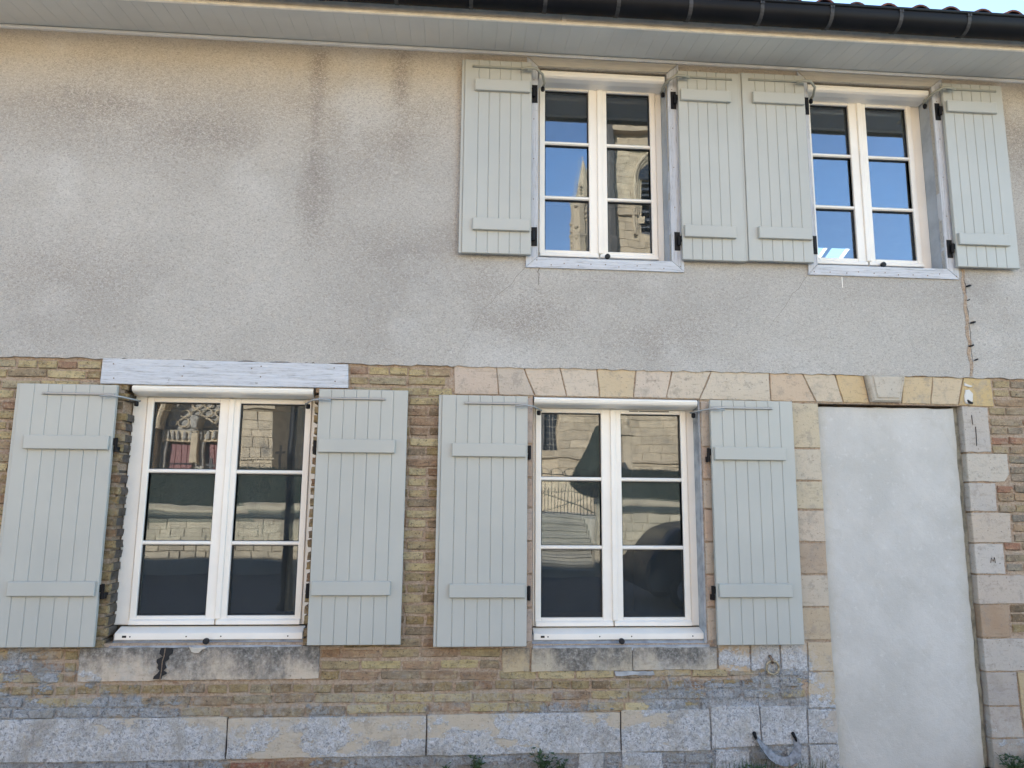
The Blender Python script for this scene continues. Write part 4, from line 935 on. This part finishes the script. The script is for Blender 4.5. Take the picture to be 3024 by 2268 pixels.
hedge('dark clipped hedge right of the steps on the stone wall', 3.6, 45, -13.5, -12.60, 1.14, 2.36, (3.7, 6.5), 2)
# steps
st = thing('stone_steps', 'worn stone steps climbing between the two retaining walls', 'steps', (2.2, -13.2, -.22))
zs = [-.02, .135, .285, .44, .56, .71, .86, 1.01, 1.165]
for i, z in enumerate(zs):
    part('step', MB().prism([(1.0, z - .055), (3.36, z - .055), (3.36, z), (1.0, z)], -.035, .45, .018, .006, .4, i).box(1.0, 3.36, .01, .46, -.3 if i == 0 else zs[i - 1] - .05, z - .056).xf(lambda a, b, c, i=i: (a, -12.0 - .3 * i - b, c)), M['step'], st)
gp_ = thing('gate_pier', 'square pale stone pier at the right of the steps', 'pier', (3.38, -12.0, -.22))
part('shaft', MB().box(3.28, 3.62, -12.35, -11.96, -.25, 1.46), M['wall_block'], gp_); part('cap', MB().box(3.24, 3.66, -12.38, -11.92, 1.4605, 1.58), M['moss'], gp_)
gt = thing('iron_gate', 'black wrought iron gate with spikes and arched cresting above the steps', 'gate', (2.6, -14.6, 1.15))
fr_ = MB().tube([(1.2, -14.6, 1.22), (3.75, -14.6, 1.22)], .014, 6).tube([(1.2, -14.6, 1.78), (3.75, -14.6, 1.78)], .012, 6).tube([(1.2, -14.6, 2.18), (3.75, -14.6, 2.18)], .014, 6)
for x_ in (1.2, 2.35, 3.75): fr_.tube([(x_, -14.6, 1.15), (x_, -14.6, 2.30)], .022, 6)
part('frame', fr_, M['black'], gt)
i = 0; x_ = 1.28
while x_ < 3.72:
    top = 2.30 if i % 4 == 0 else (2.02 if i % 2 == 0 else 1.90)
    part('bar', MB().tube([(x_, -14.6, 1.2), (x_, -14.6, top - .05), (x_, -14.6, top)], [.009, .009, .002], 6), M['black'], gt); x_ += .085; i += 1
br = MB().tube([(2.36, -14.58, 1.76), (3.05, -14.58, 1.5), (3.74, -14.58, 1.24)], .014, 6).tube([(2.36, -14.58, 1.24), (3.05, -14.58, 1.46), (3.74, -14.58, 1.76)], .014, 6)
part('cross_brace', br, M['black'], gt)
for k in range(7): part('arch', MB().ring((1.4 + .34 * k, -14.6, 2.19), .16, .008, 10, 5, 'y', 0, math.pi), M['black'], gt)
def topiary(label, x, y, z0, rad, zw, zt, seed):
    t = thing('topiary', label, 'topiary', (x, y, z0)); r = random.Random(seed)
    mb = MB().lathe((x, y, 0), [(.10, zw - .5), (rad * .55, zw - .38), (rad * .93, zw - .15), (rad, zw), (rad * .86, zw + .3), (rad * .5, zw + (zt - zw) * .55), (rad * .18, zt - .18), (rad * .10, zt - .04), (.02, zt)], 20)
    prof = [(.10, zw - .5), (rad * .55, zw - .38), (rad * .93, zw - .15), (rad, zw), (rad * .86, zw + .3), (rad * .5, zw + (zt - zw) * .55), (rad * .18, zt - .18)]
    for k in range(2600):
        j = r.randrange(len(prof) - 1); u = r.random(); rr_ = prof[j][0] + (prof[j + 1][0] - prof[j][0]) * u; zz = prof[j][1] + (prof[j + 1][1] - prof[j][1]) * u; a = r.uniform(0, 6.28); s_ = r.uniform(.012, .028)
        p = Vector((x + rr_ * math.cos(a), y + rr_ * math.sin(a), zz)); q = Vector((r.uniform(-1, 1), r.uniform(-1, 1), r.uniform(-1, 1))).normalized(); v = q.cross(Vector((.3, .2, 1))).normalized()
        mb.add([p - q * s_, p + v * s_ * .5, p + q * s_, p - v * s_ * .5], [(0, 1, 2, 3)])
    part('crown', mb, M['hedge'], t); part('trunk', MB().tube([(x, y, z0), (x, y, zw - .35)], [.09, .07], 8), M['iron_rust'], t)
topiary('clipped cone topiary yew just right of the iron gate', 4.18, -16.0, 1.15, .90, 2.08, 3.62, 4)
topiary('clipped cone topiary yew left of the iron gate', 1.45, -16.2, 1.15, .85, 2.05, 3.5, 5)
def cross(label, x, y, z0, zt, arm, mat):
    t = thing('grave_cross', label, 'cross', (x, y, z0))
    part('post', MB().box(x - .03, x + .03, y - .03, y + .03, z0, zt), mat, t); part('arm', MB().box(x - arm, x + arm, y - .0295, y + .0295, zt - .22, zt - .16), mat, t)
    part('base', MB().box(x - .14, x + .14, y - .14, y + .14, z0 - .005, z0 + .35), mat, t)
cross('small grey cross rising over the hedge before the red church door', -6.41, -15, 1.15, 2.62, .09, M['church_dark'])
cross('taller dark cross rising over the hedge before the church buttress', -4.66, -15.2, 1.15, 2.94, .14, M['black'])
pd = thing('stone_pedestal', 'pale carved stone pedestal in front of the church wall', 'pedestal', (5.45, -18, 1.15))
part('shaft', MB().box(5.30, 5.58, -18.14, -17.86, 2.6, 3.66), M['church_block'], pd); part('cap', MB().box(5.22, 5.66, -18.2, -17.8, 3.661, 3.84), M['church_block'], pd); part('base', MB().box(5.2, 5.68, -18.24, -17.76, 1.15, 2.6), M['tracery'], pd)
part('finial', MB().lathe((5.44, -18, 3.84), [(.12, 0), (.07, .12), (.10, .22), (.05, .4)], 10), M['church_block'], pd)

# church
ch = thing('stone_church', 'large gothic stone church with tower and red double door across the street', 'church', (0, -25, 1.15))
C = M['church']
part('nave_wall', fronty(MB().holes(-32, 6.4, -.3, 11.0, 0, 1.2, [(-11.5, -8.45, 1.0, 6.3), (3.30, 4.11, 3.45, 8.5)]), -24), C, ch)
part('nave_roof', MB().add([(-32.3, -23.8, 10.9), (6.4, -23.8, 10.9), (6.4, -30, 13.3), (-32.3, -30, 13.3), (-32.3, -36, 10.9), (6.4, -36, 10.9)], [(0, 1, 2, 3), (3, 2, 5, 4), (0, 3, 4), (1, 5, 2), (0, 4, 5, 1)]), M['slate'], ch)
ashlar(ch, 'stone', 4.13, 9.6, 1.9, 3.16, -23.99, .30, .75, M['church_block'], 11, .006, depth=.05); ashlar(ch, 'stone', 4.13, 9.6, 3.24, 5.3, -23.99, .31, .85, M['church_block'], 12, .006, depth=.05)
part('string_course', fronty(MB().box(3.2, 12.6, -.14, .02, 3.165, 3.235, .03), -24), M['church_block'], ch)
part('nave_wall', MB().box(6.4, 12.7, -25.2, -24, -.3, 9.0), C, ch)
wn = part('church_window', fronty(MB().box(3.30, 4.11, .35, .40, 3.45, 8.5), -24), M['void'], ch)  # widened to the left, its dark glass standing in for a shaded buttress
lead = MB()
for k in range(1, 6): lead.box(3.30 + .135 * k - .008, 3.30 + .135 * k + .008, -24.36, -24.33, 3.45, 8.5)
for k in range(1, 20): lead.box(3.30, 4.11, -24.361, -24.331, 3.45 + .25 * k - .01, 3.45 + .25 * k + .01)
part('glazing_bar', lead, M['tracery'], wn); part('mullion', MB().box(3.46, 3.58, -24.35, -24.1, 3.45, 8.5), M['church_dark'], wn)
# portal
cx = -9.97
po = part('portal', fronty(MB().box(-11.5, -8.45, .9, 1.0, 1.0, 6.3), -24), M['tracery'], ch)
for a, b in ((-11.07, -10.16), (-9.60, -8.87)):
    for k in range(4):
        w_ = (b - a) / 4
        part('door_plank', fronty(MB().box(a + w_ * k + .004, a + w_ * (k + 1) - .004, .78, .85, 1.15, 3.62, .012), -24), M['door_red'], po)
    part('door_strap', fronty(MB().box(a, b, .765, .782, 2.86, 2.91).box(a, b, .765, .782, 1.7, 1.75), -24), M['black'], po)
part('trumeau', fronty(MB().box(-10.14, -9.84, .30, .75, 2.91, 4.05, .03), -24), M['church_block'], po)
part('statue_canopy', fronty(MB().prism([(-10.10, 4.2), (-9.86, 4.2), (-9.80, 4.62), (-9.98, 4.8), (-10.16, 4.62)], .05, .8, .05, .02, .12, 3), -24), M['tracery'], po)
part('column', fronty(MB().tube([(-9.74, .62, 1.15), (-9.74, .62, 3.7)], .09, 8).tube([(-11.2, .62, 1.15), (-11.2, .62, 3.7)], .09, 8), -24), M['tracery'], po)
part('lintel', fronty(MB().box(-11.4, -8.55, .55, .88, 3.70, 4.15, .03), -24), M['church_block'], po)
for k in range(13):
    xk = -11.3 + k * .215 
    part('carved_figure', fronty(MB().lathe((xk, .50, 3.80), [(.07, 0), (.08, .08), (.055, .16), (.065, .22), (.045, .29), (.01, .33)], 8), -24), M['tracery'], po)
for k in range(3):
    rr_ = 2.15 + .2 * k; pts = []
    for s_ in (-1, 1):
        half = []
        for j in range(9):
            a = math.radians(60 * j / 8); x_ = cx + s_ * (-1.45 + rr_ * 1.36 * math.cos(a) - (rr_ * 1.36 - 2.9) * 1.0); half.append((x_ if abs(x_ - cx) > .01 else cx, .55 - .22 * k, 4.15 + rr_ * 1.15 * math.sin(a)))
        pts.append(half)
    part('archivolt', fronty(MB().tube(pts[0], .09, 6).tube(pts[1], .09, 6), -24), M['church_block'], po)
for j in range(3):
    for k in range(6 - 2 * j):
        part('tracery_ring', fronty(MB().ring((cx + (k - (5 - 2 * j) / 2) * .42, .80, 4.48 + .42 * j), .18, .035, 12, 5), -24), M['church_block'], po)
# buttresses
bu = part('buttress', MB().box(-7.42, -6.28, -24, -21.06, -.3, 8.6), C, ch)
ashlar(bu, 'stone', -7.42, -6.28, 1.6, 2.82, -21.05, .30, .5, M['church_block'], 21, .006, depth=.05); ashlar(bu, 'stone', -7.42, -6.28, 2.9, 4.56, -21.05, .30, .5, M['church_block'], 22, .006, depth=.05); ashlar(bu, 'stone', -7.42, -6.28, 4.68, 5.9, -21.05, .30, .5, M['church_block'], 23, .006, depth=.05)
part('string_course', MB().box(-7.5, -6.2, -21.2, -20.94, 2.825, 2.895).box(-7.52, -6.18, -21.2, -20.9, 4.565, 4.675), M['church_block'], bu)
# tower
tw = part('tower', fronty(MB().holes(6.5, 13.0, 9.0, 19.2, 0, 1.0, [(8.0, 9.7, 13.4, 16.2)]), -26), C, ch)
part('tower_side', MB().box(6.5, 7.5, -33, -27.0, 8.9, 19.2).box(12.0, 13.0, -33, -27.0, 8.9, 19.2).box(7.5, 12.0, -33, -32, 8.9, 19.2), C, tw)
ashlar(tw, 'stone', 6.95, 9.9, 11.8, 14.2, -25.99, .36, .7, M['church_block'], 31, .01, [(7.9, 9.8, 13.3, 18)], depth=.06); ashlar(tw, 'stone', 6.95, 9.9, 14.3, 18.2, -25.99, .33, .6, M['church_block'], 32, .012, [(7.75, 9.95, 13.3, 17.7)], depth=.06)
part('cornice', MB().box(6.3, 13.2, -26.3, -25.6, 18.30, 18.52).box(6.4, 13.1, -26.2, -25.7, 17.6, 17.75), M['church_block'], tw)
part('string_course', MB().box(7.1, 8.0, -26.2, -25.8, 14.2, 14.32), M['church_block'], tw)
for k in range(4):
    hood = MB()
    for s_ in (-1, 1):
        q = [(8.85 + s_ * (.98 - .11 * k), -25.85 - .1 * k, 13.3)]
        for j in range(8):
            a = R(58 * j / 7); q.append((8.85 + s_ * (.98 - .11 * k) * (2.0 * math.cos(a) - 1.0 - .06 * j / 7), -25.85 - .1 * k, 15.9 + (1.75 - .16 * k) * math.sin(a) / math.sin(R(58))))
        hood.tube(q, .065, 6)
    part('arch_moulding', hood, M['church_block'], tw)
part('spandrel', fronty(MB().prism([(8.0, 16.2), (9.7, 16.2), (9.7, 16.21), (8.85, 17.4), (8.0, 16.21)], -.02, .1), -26), M['void'], tw)
for k in range(9): part('louvre', MB().add([(8.1, -26.15, 13.5 + .32 * k), (9.6, -26.15, 13.5 + .32 * k), (9.6, -26.5, 13.72 + .32 * k), (8.1, -26.5, 13.72 + .32 * k), (8.1, -26.15, 13.45 + .32 * k), (9.6, -26.15, 13.45 + .32 * k), (9.6, -26.5, 13.67 + .32 * k), (8.1, -26.5, 13.67 + .32 * k)], [(0, 1, 2, 3), (7, 6, 5, 4), (0, 4, 5, 1), (2, 6, 7, 3), (0, 3, 7, 4), (1, 5, 6, 2)]), M['slate'], tw)
part('belfry_void', MB().box(7.6, 11.9, -27.6, -27.5, 9.5, 19.0), M['void'], tw)
tu = part('shade_turret', MB().lathe((6.62, -25.8, 0), [(.44, 9), (.42, 13), (.36, 13.1), (.34, 16.6), (.38, 16.7), (.32, 16.9), (.30, 19.5), (.05, 22)], 8), M['church_dark'], tw)  # dark stone stands in for the shadow on this tower corner
def pinnacle(x, y, zb, zt, w, name='pinnacle', mat=None):
    p = part(name, MB().lathe((x, y, 0), [(w * 1.25, zb), (w * 1.1, zb + 1.6), (w * 1.25, zb + 1.75), (w, zb + 1.9), (w * .92, zt - 1.2), (w * 1.05, zt - 1.1), (w * .9, zt - 1.0), (w * .15, zt + .9), (w * .1, zt + 1.0)], 8), mat or M['church_block'], ch)
    r = random.Random(int(x * 10))
    for k in range(22):
        zz = zb + .3 + (zt - zb - .6) * k / 21; a = r.choice((0.4, 1.2, 2.0, 2.8)); 
        part('crocket', MB().lathe((x + w * 1.0 * math.cos(a), y + w * 1.0 * math.sin(a), zz), [(.02, -.06), (.085, 0), (.06, .05), (.01, .09)], 6), M['church_block'], p)
pinnacle(5.13, -24.6, 10.8, 15.2, .34)

# car and street post
cr_ = thing('parked_car', 'dark parked hatchback in the shaded street, its rear facing left', 'car', (5.15, -7.85, -.22))
prof = [(.05, .30), (.0, .48), (.04, .74), (.13, .86), (.30, 1.08), (.52, 1.30), (.80, 1.42), (1.6, 1.47), (2.35, 1.40), (3.05, .98), (3.75, .88), (4.05, .72), (4.12, .45), (4.08, .28)]
secs = [(-.80, .90), (-.86, .96), (-.84, .985), (-.74, 1.0), (.74, 1.0), (.84, .985), (.86, .96), (.80, .90)]
bd = MB(); vs = []; fs = []
for wy, sc_ in secs:
    for px, pz in prof:
        tum = 1 - .16 * max(0, (pz - .85) / .6)
        vs.append((3.12 + 2.06 + (px - 2.06) * sc_, -7.85 + wy * tum, -.22 + .28 + (pz - .28) * (sc_ if pz > .28 else 1)))
n_ = len(prof)
for a in range(len(secs) - 1):
    for k in range(n_):
        b = (k + 1) % n_; fs.append((a * n_ + k, a * n_ + b, (a + 1) * n_ + b, (a + 1) * n_ + k))
fs += [tuple(range(n_)), tuple(range((len(secs) - 1) * n_, len(secs) * n_))]
part('body', bd.add(vs, fs), M['car'], cr_, smooth='auto')
for sgn in (-1, 1):
    yy = -7.85 + sgn * .835
    gm = MB().prism([(3.72, .72), (5.95, .74), (5.35, 1.10), (4.2, 1.14), (3.9, 1.04)], 0, .012)
    gm.xf(lambda a, b, c: (a, -7.85 + sgn * (.872 - .137 * max(0, (c + .22 - .85) / .6)) - b * sgn, c)); part('side_window', gm, M['car_glass'], cr_)
    for wx in (3.85, 6.45):
        wh = part('wheel', MB().lathe((wx, yy - .09, .085), [(.22, 0), (.295, .02), (.305, .09), (.295, .16), (.22, .18)], 20, 'y'), M['tyre'], cr_)
        part('rim', MB().lathe((wx, yy - .095, .085), [(.20, 0), (.19, .19)], 14, 'y'), M['rim'], wh)
    part('tail_lamp', MB().box(3.150, 3.215, -7.85 + sgn * .62 - .07, -7.85 + sgn * .62 + .07, .40, .54), M['lamp_red'], cr_)
part('rear_window', MB().add([(3.27, -8.45, .68), (3.27, -7.25, .68), (3.62, -7.32, 1.08), (3.62, -8.38, 1.08), (3.30, -8.45, .67), (3.30, -7.25, .67), (3.65, -7.32, 1.07), (3.65, -8.38, 1.07)], [(0, 1, 2, 3), (7, 6, 5, 4), (0, 4, 5, 1), (1, 5, 6, 2), (2, 6, 7, 3), (3, 7, 4, 0)]), M['car_glass'], cr_)
sp = thing('street_post', 'plain dark grey street post standing in the shaded road', 'post', (-2.61, -7, -.22))
part('shaft', MB().lathe((-2.61, -7, -.22), [(.085, 0), (.085, .7), (.07, .72), (.06, 4.3)], 14), M['gutter'], sp, smooth='auto'); part('base', MB().lathe((-2.61, -7, -.22), [(.14, 0), (.14, .05), (.09, .12)], 14), M['gutter'], sp); part('cap', MB().lathe((-2.61, -7, 4.08), [(.075, 0), (.075, .03), (.02, .1)], 14), M['gutter'], sp)
